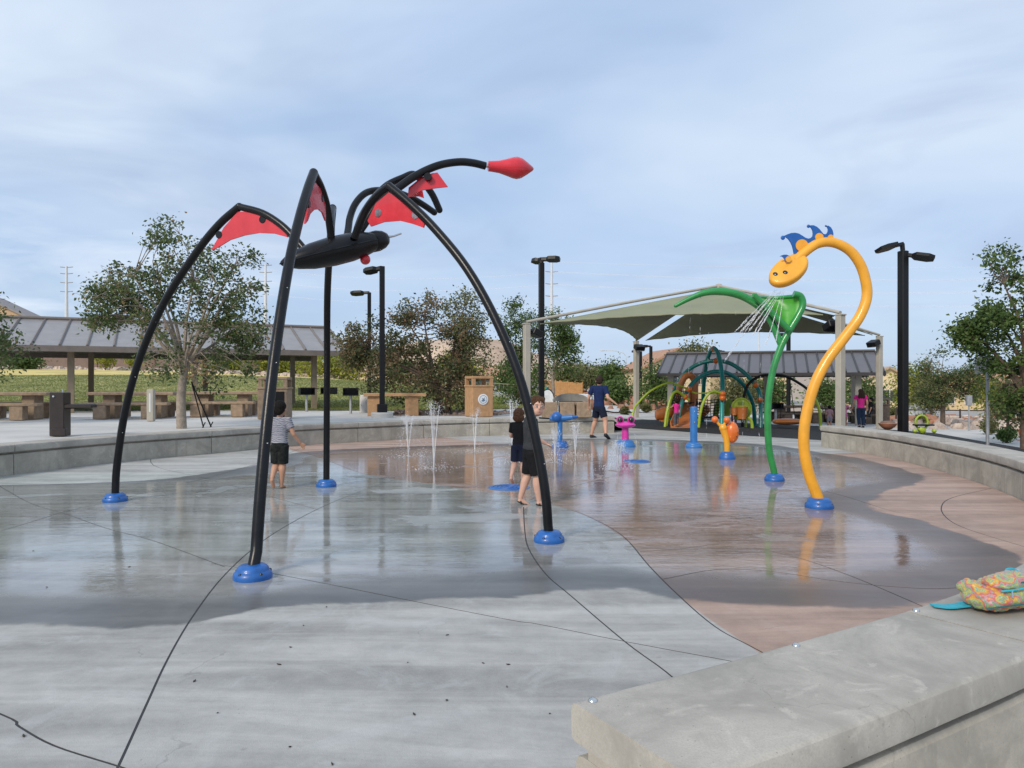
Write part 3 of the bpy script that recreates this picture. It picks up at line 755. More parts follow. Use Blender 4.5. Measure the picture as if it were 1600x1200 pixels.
def giraffe():
    f = ground(1280, 793); d = f.y
    t = thing('snake_neck_sprayer', 'yellow curved long-necked creature sprayer with blue mane and spotted oval head', 'spray feature', None, f.to_tuple())
    P = [(1280, 785), (1277, 775), (1263, 737), (1256, 695), (1259, 653), (1272, 603), (1293, 562), (1322, 524), (1343, 495), (1354, 466), (1353, 441), (1344, 413), (1327, 391), (1302, 379), (1277, 381), (1254, 397), (1243, 408)]
    pts = spline([at(u, v, d - .06 * i / 16) for i, (u, v) in enumerate(P)], 7); pts[0].z = .07
    k = len(pts); MB().tube(pts, [lerp(.067, .056, i / k) for i in range(k)], 22).build('neck', YEL, t)
    base_cover(t, f, .165, .12)
    # oval head: a thick tilted disc that faces the camera
    hc = at(1232, 423, d - .1); ang = math.atan2(1, 1.0)
    ex = Vector((math.cos(R(44)), 0, math.sin(R(44)))); nz_ = Vector((-.28, -.80, .52)).normalized()
    ex = (ex - nz_ * ex.dot(nz_)).normalized(); ey = nz_.cross(ex)
    F = Matrix((ex, ey, nz_)).transposed().to_4x4(); F.translation = hc
    rings = []
    for z, s in ((-.055, .86), (-.048, .95), (-.025, 1.0), (.025, 1.0), (.048, .95), (.055, .86)):
        rings.append((hc + nz_ * z, .272 * s, .168 * s, F.to_3x3()))
    head = MB().loft(rings, 40).build('head', YEL, t, angle=50)
    for u, v in ((1211.5, 428), (1227, 425.5)):
        dirv = at(u, v, 1) - Vector((0, 0, EYE)); o_ = Vector((0, 0, EYE)); pl = hc + nz_ * .055
        s = (pl - o_).dot(nz_) / dirv.dot(nz_); q = o_ + dirv * s
        sub(MB().ball(q, (.026, .032, .012), 14, M=F.to_3x3()).build('eye', DARKEYE, None), head)
    # mane: flat hooked plate on the back of the neck and a small one on the brow
    c = lambda x, y: (1190 + x / 10, 340 + y / 10)
    def plate(name, l_, dd, m, th=.02, parent=t):
        return MB().plate3([at(*c(x, y), dd) for x, y in l_], th, (0, 1, 0)).build(name, m, parent, smooth=False)
    big = [(505, 575), (490, 500), (475, 440), (450, 385), (415, 335), (375, 305), (340, 300), (350, 285), (400, 262), (460, 242), (520, 238), (580, 252), (635, 285), (680, 315), (725, 330), (765, 320), (795, 290), (800, 250), (795, 205), (775, 165), (745, 135), (760, 122), (810, 122), (860, 145), (905, 185), (940, 230), (965, 258), (995, 262), (1020, 245), (1035, 210), (1035, 175), (1020, 145), (1000, 130), (1040, 128), (1080, 155), (1105, 200), (1118, 250), (1112, 330), (1000, 345), (850, 350), (760, 385), (690, 420), (600, 500), (540, 570)]
    mane = plate('mane', big, d, MANE)
    for (x, y, r) in ((332, 315, .027), (732, 135, .021), (1003, 130, .012)):
        sub(MB().ball(at(*c(x, y), d), (r, .012, r), 14).build('mane_tip', MANE, None), mane)
    for (x, y, r) in ((622, 440, .075), (893, 310, .05), (1070, 315, .035)):
        q = at(*c(x, y), d); o = MB().lathe([(r, -.02), (r, .02)], q, 20, (0, 1, 0)).build('mane_bracket', YEL, None); sub(o, mane)
    brow = [(378, 700), (362, 660), (340, 625), (310, 605), (285, 612), (300, 595), (345, 580), (390, 580), (430, 600), (452, 620), (430, 640), (400, 660), (388, 690)]
    b = plate('brow_tuft', brow, d - .13, MANE, .016, head)
    b.location = (0, 0, 0)
    sub(MB().lathe([(.035, -.012), (.035, .012)], at(*c(415, 652), d - .13), 16, (0, 1, 0)).build('brow_bracket', YEL, None), head)
    return hc, d
GH, GD = giraffe()

def green_plant():
    f = ground(1210, 751); d = f.y
    t = thing('leaf_sprayer', 'tall bent green stem sprayer with looped leaf panel and long arching tip', 'spray feature', None, f.to_tuple())
    c = lambda x, y: (980 + x / 3.75, 400 + y / 3.75)
    st = [(1210, 745), (1209, 735), (1202, 703), (1199.5, 662), (1201, 620), (1208, 578), (1221, 540), (1236, 512), (1248, 492), (1254.5, 476), (1251, 463), (1240, 459)]
    P = spline([at(u, v, d) for u, v in st], 7); P[0].z = .06
    stem = MB().tube(P, .051, 20).build('stem', GREEN, t)
    base_cover(t, f, .15, .11)
    br = spline([at(*c(*q), d + .25 * i / 9) for i, q in enumerate([(905, 535), (880, 470), (855, 405), (825, 350), (780, 300), (720, 258), (650, 226), (560, 208), (460, 214), (370, 247), (283, 292)])], 6)
    k = len(br); arm = MB().tube(br, [lerp(.044, .062, min(1, i / 20)) * (1 if i < k * .7 else lerp(1, .45, (i - k * .7) / (k * .3))) for i in range(k)], 18).build('arching_arm', GREEN, t)
    sub(MB().ball(br[-1], .028, 10).build('arm_tip', GREEN, None), arm)
    for i in range(8, k - 8, 7): sub(MB().ball(br[i] - Vector((0, .0, .058)), .009, 6).build('spray_hole', STEEL, None), arm)
    lp = spline([at(*c(*q), d - .12) for q in [(948, 432), (900, 385), (840, 325), (790, 275), (742, 228)]], 5)
    MB().tube(lp, .046, 16).build('leaf_rib', GREEN, t)
    # leaf panel bowed between rib and stem
    mb = MB(); nu, nv = 14, 8; vs = []
    right = spline([at(*c(*q), d) for q in [(948, 425), (985, 375), (1015, 325), (1030, 275), (1010, 232)]], 5)
    for i in range(nu + 1):
        a = lp[int(i / nu * (len(lp) - 1))]; b = right[int(i / nu * (len(right) - 1))]
        for j in range(nv + 1):
            s = j / nv; q = a.lerp(b, s); q.y += math.sin(s * math.pi) * .30 * (.25 + i / nu); vs.append(q)
    w = nv + 1; fs = [(i * w + j, i * w + j + 1, (i + 1) * w + j + 1, (i + 1) * w + j) for i in range(nu) for j in range(nv)]
    pn = mb.add(vs, fs).build('leaf_panel', LGREEN, t); md = pn.modifiers.new('s', 'SOLIDIFY'); md.thickness = .02; md.offset = 0
    tp = [vs[nu * w + j] for j in range(w)]
    MB().tube(tp, .03, 14).build('leaf_rim', GREEN, t)
green_plant()

def small_features():
    # water cannon
    p = ground(875, 699); t = thing('water_cannon', 'blue swivelling water cannon on a short post', 'water toy', None, p.to_tuple())
    base_cover(t, p, .2, .16)
    MB().tube([p + Vector((0, 0, .1)), p + Vector((0, 0, .62))], .06, 14).build('post', BLUEL, t)
    a = p + Vector((0, 0, .68))
    gun = MB().tube([a + Vector((-.25, 0, .0)), a + Vector((0, 0, .0)), a + Vector((.3, -.08, .04))], [.05, .085, .06], 14).build('barrel', BLUEL, t)
    MB().ball(a + Vector((-.08, -.03, .04)), .125, 16).build('ball_joint', BLUEB, t)
    sub(MB().tube([a + Vector((-.2, 0, 0)), a + Vector((-.5, -.05, .02))], .018, 8).build('handle', BLACKP, None), gun)
    sub(MB().tube([a + Vector((.3, -.08, .04)), a + Vector((.42, -.1, .05))], [.045, .03], 10).build('nozzle', BLUEB, None), gun)
    # frog spitter
    p = ground(977, 698); t = thing('frog_spitter', 'pink mushroom-shaped frog sprayer with two goggle eyes', 'water toy', None, p.to_tuple())
    base_cover(t, p, .24, .17, m=BLUEL)
    MB().tube([p + Vector((0, 0, .12)), p + Vector((0, 0, .50))], [.09, .075], 16).build('post', PINK, t)
    hd = MB().lathe([(.04, .44), (.16, .46), (.235, .50), (.245, .53), (.2, .57), (.08, .60), (.01, .605)], p, 26).build('head', PINK, t)
    for s in (-1, 1):
        q = p + Vector((s * .13, -.05, .645)); e = MB().ball(q, .068, 14).build('eye', DARKEYE, None); sub(e, hd)
        sub(MB().lathe([(.078, -.02), (.09, .0), (.078, .02)], q, 18, (0, 1, 0)).build('eye_ring', PINK, None), hd)
    # blue post
    p = ground(1084, 699); t = thing('spray_bollard', 'plain blue cylindrical spray bollard', 'water toy', None, p.to_tuple())
    base_cover(t, p, .2, .12, False, m=BLUEL)
    o = MB().lathe([(.085, .05), (.085, .93), (.08, .955), (.06, .965), (.001, .966)], p, 20).build('post', BLUEL, t)
    for z in (.85, .6): sub(MB().ball(p + Vector((0, -.085, z)), .014, 8).build('spray_hole', STEEL, None), o)
    # snail
    p = ground(1136, 717); t = thing('snail_sprayer', 'yellow snail sprayer with orange shell and ball-tipped horns', 'water toy', None, p.to_tuple())
    base_cover(t, p, .16, .15, False)
    b = spline([p + Vector(q) for q in ((0, 0, .1), (0, 0, .28), (-.02, 0, .42), (-.06, 0, .55), (-.08, 0, .62))], 5)
    bd = MB().tube(b, [lerp(.055, .075, i / len(b)) for i in range(len(b))], 16).build('body', YEL, t)
    sub(MB().ball(b[-1], .08, 14).build('head', YEL, None), bd)
    for q1, q2 in ((( -.1, 0, .62), (-.25, -.02, .79)), ((-.07, .0, .66), (-.02, -.05, .78))):
        h = MB().tube([p + Vector(q1), p + Vector(q2)], [.03, .024], 10).build('horn', YEL, t); sub(MB().ball(p + Vector(q2), .066, 16).build('horn_ball', ORG, None), h)
    sh = MB().ball(p + Vector((.11, .03, .53)), (.135, .12, .215), 22).build('shell', ORG, t)
    for s in range(3): sub(MB().ball(p + Vector((.17 + .03 * s, -.085, .45 + .08 * s)), .012, 8).build('spray_hole', DARKEYE, None), sh)
    # flush ground sprays
    for (u, v, r, lab) in ((795, 762, .30, 'round blue ground spray grate beside the two boys'), (995, 721, .27, 'round blue ground spray grate below the pink frog')):
        p = ground(u, v); t = thing('ground_spray', lab, 'grate', 'flush blue spray grates', p.to_tuple())
        MB().lathe([(r, -.01), (r, .007), (r * .97, .010), (.001, .010)], p, 36).build('plate', BLUEL, t)
        for k in range(1, 5):
            rr = r * k / 5; MB().lathe([(rr + .012, .009), (rr + .010, .017), (rr - .010, .017), (rr - .012, .009)], p, 32).build('ring', BLUEB, t)
small_features()

# ---- water in the air
def water_mat():
    m = bpy.data.materials.new('falling_water'); m.use_nodes = True; nt = m.node_tree; n, l = nt.nodes, nt.links
    b = n['Principled BSDF']; b.inputs['Base Color'].default_value = (.95, .97, 1, 1); b.inputs['Roughness'].default_value = .12
    b.inputs['IOR'].default_value = 1.33; b.inputs['Transmission Weight'].default_value = .45; b.inputs['Specular IOR Level'].default_value = .8
    g = n.new('ShaderNodeNewGeometry'); t = n.new('ShaderNodeTexNoise'); t.inputs['Scale'].default_value = 60; l.new(g.outputs['Position'], t.inputs['Vector'])
    bp = n.new('ShaderNodeBump'); bp.inputs['Strength'].default_value = .4; l.new(t.outputs['Fac'], bp.inputs['Height']); l.new(bp.outputs[0], b.inputs['Normal'])
    return m
WATER = water_mat()
OCT = [(1, 0, 0), (0, 1, 0), (-1, 0, 0), (0, -1, 0), (0, 0, 1.3), (0, 0, -1.3)]
OCF = [(0, 1, 4), (1, 2, 4), (2, 3, 4), (3, 0, 4), (1, 0, 5), (2, 1, 5), (3, 2, 5), (0, 3, 5)]
def drops(mb, pts, r0, r1, rnd):
    for p in pts:
        r = rnd.uniform(r0, r1); mb.add([Vector(p) + Vector(q) * r for q in OCT], OCF)
def jet(u, v, top_v, label, n=6, spread=.15, seed=1, dens=120):
    rnd = random.Random(seed); p = ground(u, v); d = p.y; h = EYE + (600 - top_v) / FPX * d
    t = thing('water_jet', label, 'water jet', 'ground jets on the pad', p.to_tuple())
    st = MB(); dr = MB()
    for k in range(n):
        a = 2 * math.pi * k / n + rnd.random(); hh = h * rnd.uniform(.78, 1.0); sp = spread * rnd.uniform(.6, 1.1)
        P = [p + Vector((math.cos(a) * sp * s, math.sin(a) * sp * s, hh * (1 - (1 - s) ** 1.6))) for s in [i / 9 for i in range(10)]]
        if hh > 0: st.tube(P[:9], [lerp(.008, .0035, i / 9) for i in range(9)], 5)
        # stream breaks into drops near the top and falls outward
        ps = []
        for i in range(dens):
            s = rnd.uniform(.45, 1.0); q = P[min(9, int(s * 9))]; j = .012 + .09 * max(0, s - .6)
            ps.append(q + Vector((rnd.gauss(0, j), rnd.gauss(0, j), rnd.gauss(0, j))))
        for i in range(dens):
            s = rnd.random(); o = sp * (1 + 1.3 * math.sqrt(1 - s) ) * rnd.uniform(.6, 1.5)
            ps.append(p + Vector((math.cos(a + rnd.gauss(0, .5)) * o, math.sin(a + rnd.gauss(0, .5)) * o, hh * s)))
        drops(dr, ps, .002, .0062, rnd)
    st.build('stream', WATER, t); dr.build('spray', WATER, t, smooth=False)['kind'] = 'stuff'
    # crown of splashes where it falls back
    cr = MB(); drops(cr, [p + Vector((rnd.gauss(0, .22), rnd.gauss(0, .22), abs(rnd.gauss(0, .025)))) for _ in range(120)], .003, .008, rnd)
    cr.build('splash', WATER, t, smooth=False)['kind'] = 'stuff'
    MB().lathe([(.045, 0), (.045, .006), (.02, .008)], p, 16).build('nozzle', STEEL, t)
jet(638, 713, 643, 'leftmost water jet rising from the pink concrete', seed=3)
jet(678, 732, 625, 'tall water jet in front of the two young trees', 4, .13, 5, 90)
jet(742, 706, 636, 'thin three-stream water jet in front of the litter bin with a round seal', 3, .11, 8)
jet(801, 722, 612, 'tall hazy water jet just left of the two boys', 5, .10, 11, 90)
jet(867, 722, 668, 'short water jet between the boys and the blue cannon', 4, .07, 12)
jet(899, 712, 655, 'water jet just right of the blue cannon', 5, .09, 14)
jet(966, 732, 690, 'low bubbling water jet in front of the pink frog', 6, .08, 17, 110)
def arcs(name, label, starts, d, seed, fall):
    rnd = random.Random(seed); mb = MB()
    for (u0, v0), (u1, v1) in starts:
        a, b = at(u0, v0, d), at(u1, v1, d)
        for i in range(fall):
            s = rnd.random() ** .8; q = a.lerp(b, s); q.z -= 0
            r = rnd.uniform(.0016, .0034) * (1 if s > .15 else .6)
            j = .004 * s
            q += Vector((rnd.gauss(0, j), rnd.gauss(0, j), rnd.gauss(0, j * 2)))
            dn = (b - a).normalized()
            mb.tube([q, q + dn * rnd.uniform(.01, .06)], [r * .7, r * .5], 4)
    return tag(mb.build(name, WATER, None, smooth=False), label, 'water', kind='stuff')
arcs('head_spray', 'fan of water trickles falling from the yellow head', [((1213, 452), (1150, 516)), ((1216, 453), (1162, 514)), ((1219, 453), (1171, 516)), ((1222, 453), (1186, 516)), ((1226, 450), (1213, 530)), ((1211, 452), (1135, 560)), ((1214.5, 452), (1156, 520)), ((1220.5, 453), (1178, 520)), ((1224, 452), (1198, 535))], 8.95, 21, 110)
arcs('arm_drips', 'drips of water falling from the arching green tip', [((1190, 480), (1186, 690)), ((1150, 470), (1146, 690)), ((1108, 466), (1104, 680)), ((1095, 470), (1090, 690)), ((1079, 475), (1074, 660)), ((1165, 472), (1160, 680))], 11.8, 22, 16)
arcs('frog_spill', 'curved spill of water pouring off the pink frog rim', [((991, 673), (993, 682)), ((993, 682), (994.5, 692)), ((994.5, 692), (995, 700)), ((966, 673), (964, 690)), ((964, 690), (963, 702))], 17.6, 23, 45)

# ================================================================ SHADE SAIL, SHELTERS, LAMPS
CREAM = mat('cream_painted_steel', (.40, .37, .31), .5, .08, 3)
SAILM = mat('olive_green_shade_cloth', (.235, .245, .155), .85, .08, 1.2, .25, 160)
BLK = mat('black_painted_steel', (.006, .006, .007), .45, .2, 6, spec=.3)
DKBR = mat('dark_brown_steel', (.022, .014, .012), .35, .25, 8, coat=.1)
LENS = mat('lamp_lens', (.35, .36, .38), .2, .05, 20)
GREYMET = mat('galvanised_grey_steel', (.42, .43, .44), .45, .12, 8, metal=.6)

def sail():
    zt = 3.4
    A, B, C, D = (at(823, 505, 23.0), at(994, 531, 32.6), at(1313, 491, 20.0), at(1374, 526, 29.1))
    for p in (A, B, C, D): p.z = zt
    cen = (A + B + C + D) / 4; pk = Vector((cen.x, cen.y, 4.93))
    t = thing('shade_sail', 'large olive green pyramid shade sail on four cream posts over the playground', 'shade canopy', None, (cen.x, cen.y, gz(cen.x, cen.y)))
    for p in (A, B, C, D):
        g = gz(p.x, p.y); po = MB().box((p.x, p.y, (zt + g) / 2 - .1), (.19, .19, zt - g + .2), rz(.42), bev=.012).build('post', CREAM, t, smooth=False)
        dirv = (cen - p); dirv.z = 0; dirv.normalize()
        fl = MB(); q = p + Vector((dirv.x * .1, dirv.y * .1, -.32)) - dirv * .30
        a = math.atan2(dirv.y, dirv.x)
        sub(MB().box(p - dirv * .02 + Vector((0, 0, -.02)), (.21, .21, .04), rz(.42), bev=.008).build('post_cap', CREAM, None, smooth=False), po)
        Mx = rz(a) @ Matrix.Rotation(R(25), 3, 'Y')
        fo = MB().box(p + dirv * .32 + Vector((0, 0, -.30)), (.34, .42, .20), Mx, bev=.02).build('floodlight', BLK, t, smooth=False)
        sub(MB().box(p + dirv * .33 + Vector((0, 0, -.405)), (.27, .35, .012), Mx).build('flood_lens', LENS, None, smooth=False), fo)
        sub(MB().tube([p + Vector((0, 0, -.2)), p + dirv * .3 + Vector((0, 0, -.28))], .03, 8).build('flood_bracket', BLK, None), fo)
        MB().tube(spline([p + Vector((0, 0, .04)), p.lerp(pk, .5) + Vector((0, 0, .07)), pk + Vector((0, 0, .06))], 8), .048, 12).build('rafter', CREAM, t)
    MB().lathe([(.11, -.05), (.11, .10), (.07, .13), (.02, .14)], pk, 16).build('peak_hub', CREAM, t)
    for P, Q in ((A, C), (C, D), (D, B), (B, A)):
        mb = MB(); nu, nv = 22, 12; vs = []
        mid = (P + Q) / 2; inw = cen - mid; inw.z = 0
        a0, b0 = P.lerp(pk, .045).lerp(Q, .03), Q.lerp(pk, .045).lerp(P, .03); top = pk.lerp(mid, .05)
        a0.z -= .05; b0.z -= .05; top.z -= .03
        for i in range(nu + 1):
            s = i / nu; e = a0.lerp(b0, s); e += inw * (.13 * math.sin(s * math.pi)); e.z += .20 * math.sin(s * math.pi)
            for j in range(nv + 1):
                w = j / nv; q = e.lerp(top, w); q.z -= .07 * math.sin(w * math.pi) * math.sin(s * math.pi); q.z += .012 * math.sin(s * 60) * (1 - w)
                vs.append(q)
        w_ = nv + 1; fs = [(i * w_ + j, i * w_ + j + 1, (i + 1) * w_ + j + 1, (i + 1) * w_ + j) for i in range(nu) for j in range(nv)]
        o = mb.add(vs, fs).build('fabric_panel', SAILM, t); md = o.modifiers.new('s', 'SOLIDIFY'); md.thickness = .008
        hem = [vs[i * w_] for i in range(nu + 1)]
        sub(MB().tube(hem, .018, 6).build('hem_cable', SAILM, None), o)
sail()

def shelter(label, e0, e1, z_e, depth, rise, roofm, ribm, post_s, posts, n_rib, fascia=.16, postm=None, over=.0):
    """gabled picnic shelter; e0-e1 near eave in plan, roof runs back by depth"""
    e0, e1 = Vector((*e0, z_e)), Vector((*e1, z_e)); ax = (e1 - e0).normalized(); bk = Vector((-ax.y, ax.x, 0)); L = (e1 - e0).length
    if bk.y < 0: bk = -bk
    up = Vector((0, 0, 1)); gx = (e0 + e1) / 2 + bk * depth / 2
    t = thing('picnic_shelter', label, 'shelter', 'metal-roofed picnic shelters', (gx.x, gx.y, gz(gx.x, gx.y)))
    r0, r1 = e0 + bk * depth / 2 + up * rise, e1 + bk * depth / 2 + up * rise; f0, f1 = e0 + bk * depth, e1 + bk * depth
    step = L / n_rib
    for side, (a0, a1, b0, b1) in enumerate(((e0, e1, r0, r1), (f0, f1, r0, r1))):
        nr = (a1 - a0).cross(b0 - a0).normalized()
        if nr.z < 0: nr = -nr
        for k in range(n_rib):
            p = [a0.lerp(a1, k / n_rib), a0.lerp(a1, (k + 1) / n_rib), b0.lerp(b1, (k + 1) / n_rib), b0.lerp(b1, k / n_rib)]
            MB().plate3(p, .03, nr).build('roof_panel', roofm, t, smooth=False)
        for k in range(n_rib + 1):
            q0, q1 = a0.lerp(a1, k / n_rib) + nr * .035, b0.lerp(b1, k / n_rib) + nr * .035
            MB().tube([q0, q1], .045, 4).build('seam_rib', ribm, t, smooth=False)
        MB().box((a0 + a1) / 2 - up * (fascia / 2 - .01), (L + .1, .07, fascia), rz(math.atan2(ax.y, ax.x))).build('fascia', ribm, t, smooth=False)
    MB().tube([r0 + up * .06, r1 + up * .06], .07, 8).build('ridge_cap', ribm, t)
    for q in ((e0, r0, f0), (e1, r1, f1)):
        for a, b in ((q[0], q[1]), (q[2], q[1])):
            d_ = b - a; MB().plate3([a - up * .16, a + up * .02, b + up * .02, b - up * .16], .05, ax).build('barge_board', ribm, t, smooth=False)
    for s, w in posts:
        p = e0.lerp(e1, s) + bk * w; g = gz(p.x, p.y); zt = z_e + rise * (1 - abs(w - depth / 2) / (depth / 2)) - .05
        MB().box((p.x, p.y, (g + zt) / 2), (post_s, post_s, zt - g), rz(math.atan2(ax.y, ax.x))).build('post', postm or ribm, t, smooth=False)
    for w in (.9, depth - .9):
        a, b = e0 + bk * w + ax * .2, e1 + bk * w - ax * .2; z = z_e - .02 + rise * .9 / (depth / 2) - .14
        a.z = b.z = z; MB().box((a + b) / 2, ((b - a).length, .14, .22), rz(math.atan2(ax.y, ax.x))).build('beam', ribm, t, smooth=False)
    return t
ROOFL = mat('weathered_grey_metal_roof', (.30, .285, .28), .45, .12, 2.5, metal=.25)
RIBL = mat('brown_grey_roof_trim', (.16, .135, .12), .5, .12, 4)
ROOFR = mat('charcoal_metal_roof', (.135, .125, .13), .45, .12, 2.5, metal=.25)
RIBR = mat('dark_roof_trim', (.05, .045, .045), .5, .15, 4)
POSTL = mat('tan_shelter_post', (.24, .19, .13), .6, .15, 4)
shelter('long grey standing-seam picnic shelter on the left behind the large tree', (-21.0, 21.9), (-6.45, 28.9), 2.78, 7.0, 1.12, ROOFL, RIBL, .2,
        [(.08, .9), (.415, .9), (.66, .9), (.93, .9), (.08, 6.1), (.43, 6.1), (.7, 6.1), (.93, 6.1)], 20, .2, POSTL)
shelter('dark metal roofed picnic shelter behind the playground on the right', (6.75, 34.0), (15.65, 30.9), 1.98, 6.0, .98, ROOFR, RIBR, .24,
        [(.05, .7), (.90, .7), (.05, 5.3), (.93, 5.3), (.5, 5.3)], 19, .14, CREAM)

def lamp(label, p, top, w, heads, base=None, group='black park lamps'):
    p = Vector(p); t = thing('park_lamp', label, 'lamp post', group, p.to_tuple())
    MB().box(p + Vector((0, 0, (top - p.z) / 2)), (w, w, top - p.z), rz(.3), bev=w * .08).build('pole', BLK, t, smooth=False)
    if base:
        MB().lathe([(base, -.1), (base, .12), (base * .92, .15), (.01, .15)], p, 24).build('footing', KERB, t)
        MB().box(p + Vector((0, 0, .27)), (w * 1.9, w * 1.9, .26), rz(.3), bev=.02).build('base_shroud', BLK, t, smooth=False)
    for (dx, dy, z, ln, tilt) in heads:
        a = math.atan2(dy, dx); d_ = Vector((math.cos(a), math.sin(a), 0)); q = Vector((p.x, p.y, top + z))
        mb = MB(); M = rz(a) @ Matrix.Rotation(-tilt, 3, 'Y') @ Matrix.Rotation(.30 if dx < 0 else -.30, 3, 'X')
        out = [(.0, -.05), (.0, .05), (ln * .28, .055), (ln * .40, ln * .22), (ln * .80, ln * .24), (ln, ln * .14), (ln, -ln * .14), (ln * .80, -ln * .24), (ln * .40, -ln * .22), (ln * .28, -.055)]
        F = M.to_4x4(); F.translation = q
        hd = MB().plate(out, .11, F).build('lamp_head', BLK, t, smooth=False)
        sub(MB().box(q + M @ Vector((ln * .62, 0, -.04)), (ln * .4, ln * .32, .012), M).build('lens', LENS, None, smooth=False), hd)
        sub(MB().tube([Vector((p.x, p.y, top - .15)), q + d_ * .04], w * .3, 8).build('knuckle', BLK, None), hd)
        fin = MB()
        for k in range(4): fin.box(q + M @ Vector((ln * (.45 + .1 * k), 0, .05)), (.012, ln * .36, .03), M)
        f_ = fin.build('cooling_fins', BLK, None, smooth=False); sub(f_, hd)
    return t
p1 = ground(1411, 676, -.2); p1.z = gz(p1.x, p1.y)
lamp('thick black twin-head lamp post behind the right-hand seat wall', p1, 6.15, .27, [(-1, -.35, .25, 1.15, R(-14)), (1, -.4, -.12, .98, R(-12))])
lamp('black lamp post behind the seat wall in the middle, head over the shade sail corner', at(846, 648, 24.2).xy.to_3d() + Vector((0, 0, .5)), 5.48, .165, [(1, -.3, .12, .62, R(-2)), (-.4, .9, .12, .6, 0)])
lamp('tall black lamp post on a round concrete footing in front of the young trees', (ground(597, 652, .5)), EYE + 184 / FPX * 22.1, .15, [(-1, .4, -.05, .62, R(-8))], .33)
q = at(577, 618, 36); q.z = gz(q.x, q.y)
lamp('shorter black lamp post standing on the lawn left of the tall one', q, EYE + 143 / FPX * 36, .17, [(-1, .1, .0, .92, R(-3))], .3)
for (u, v, top, d, dx, lab) in ((1017, 628, 541, 58, -1, 'distant black lamp post right of the rear cream sail post'), (1001, 630, 549, 62, -1, 'distant black lamp post just behind the rear cream sail post'),
                                (1232, 636, 523, 46, -1, 'distant black lamp post rising above the right shelter roof'), (1132, 600, 549, 66, -1, 'distant black lamp post peeking over the shelter behind the green arches')):
    p = at(u, v, d); p.z = gz(p.x, p.y)
    lamp(lab, p, EYE + (600 - top) / FPX * d, .2, [(dx, 0, 0, .75, 0)])

WHT = mat('white_galvanised_pole', (.62, .64, .66), .5, .06, 2)
def street_light(u, top, d, arm, lab):
    p = at(u, 610, d); p.z = gz(p.x, p.y); zt = EYE + (600 - top) / FPX * d
    t = thing('street_light', lab, 'street light', 'pale street lights along the far road', p.to_tuple())
    MB().tube([p, Vector((p.x, p.y, zt - .8))], [.11, .07], 10).build('pole', WHT, t)
    a = spline([(p.x, p.y, zt - .8), (p.x + arm * .12, p.y, zt - .3), (p.x + arm * .5, p.y, zt), (p.x + arm, p.y, zt + .02)], 6)
    MB().tube(a, .045, 8).build('arm', WHT, t); MB().ball(a[-1], (.36, .13, .08), 12).build('lamp_head', WHT, t)
street_light(1074, 521, 92, -2.6, 'pale curved-arm street light left of the shelter roof')
street_light(1186, 490, 84, -1.6, 'pale street light pole in front of the shade sail underside')
street_light(978, 548, 100, -3.2, 'pale street light left of the rear cream sail post')

# ================================================================ PICNIC FURNITURE
BRC = mat('tan_exposed_aggregate_concrete', (.30, .215, .145), .85, .25, 9, .5, 60, detail=8)
BRD = mat('dark_brown_concrete', (.16, .115, .085), .85, .25, 9, .5, 60)
ORC = mat('orange_tan_concrete', (.43, .25, .125), .85, .15, 9, .4, 60)
def picnic_table(label, c, a, L=2.3, group='concrete picnic tables on the terrace', m=None):
    m = m or BRC; c = Vector(c); t = thing('picnic_table', label, 'picnic table', group, c.to_tuple()); M = rz(a)
    def B(x, y, z, sx, sy, sz, name, bev=.015): return MB().box(c + M @ Vector((x, y, z)), (sx, sy, sz), M, bev=bev).build(name, m, t, smooth=False)
    B(0, 0, .72, L, .82, .09, 'table_top')
    for s in (-1, 1):
        B(0, s * .72, .43, L, .32, .08, 'bench')
        B(s * L * .27, 0, .34, .34, .5, .68, 'pedestal')
        for k in (-1, 1): B(s * L * .27, k * .72, .20, .36, .28, .39, 'bench_leg')
def gpz(u, v, z=.5): return ground(u, v, z)
picnic_table('concrete picnic table at the left edge beside the brown drinking fountain', gpz(12, 655), .10, 2.5)
picnic_table('concrete picnic table between the curved black leg and the tree trunk', gpz(212, 653), .10, 2.4)
picnic_table('concrete picnic table right of the tree trunk under the shelter edge', gpz(352, 650), .08, 2.2)
p = at(1240, 652, 33.5); p.z = gz(p.x, p.y)
picnic_table('brown concrete picnic table under the dark roofed shelter behind the boat swing', p, .1, 2.4, 'tables under the right shelter', BRD)
p = at(1322, 652, 35.5); p.z = gz(p.x, p.y)
picnic_table('brown concrete picnic table under the dark roofed shelter near the woman', p, .0, 2.4, 'tables under the right shelter', BRD)

def fountain():
    p = gpz(94, 681); t = thing('drinking_fountain', 'square dark brown drinking fountain pillar with low bowl arm by the wall', 'drinking fountain', None, p.to_tuple()); a = .08; M = rz(a)
    pl = MB().box(p + Vector((0, 0, .42)), (.27, .27, .84), M, bev=.012).build('pillar', DKBR, t, smooth=False)
    MB().box(p + M @ Vector((.07, -.16, .08)), (.27, .12, .14), M, bev=.01).build('foot_rinse', DKBR, t, smooth=False)
    MB().box(p + M @ Vector((.38, 0, .57)), (.52, .24, .09), M, bev=.02).build('bowl_arm', DKBR, t, smooth=False)
    for x, y, z in ((-.05, -.14, .76), (-.14, -.05, .44), (-.14, -.05, .38), (-.15, -.05, .36)): sub(MB().ball(p + M @ Vector((x, y, z)), .024, 10).build('button', STEEL, None), pl)
    sub(MB().tube([p + Vector((0.05, 0, .84)), p + Vector((.05, 0, .90))], .014, 8).build('bubbler', STEEL, None), pl)
fountain()

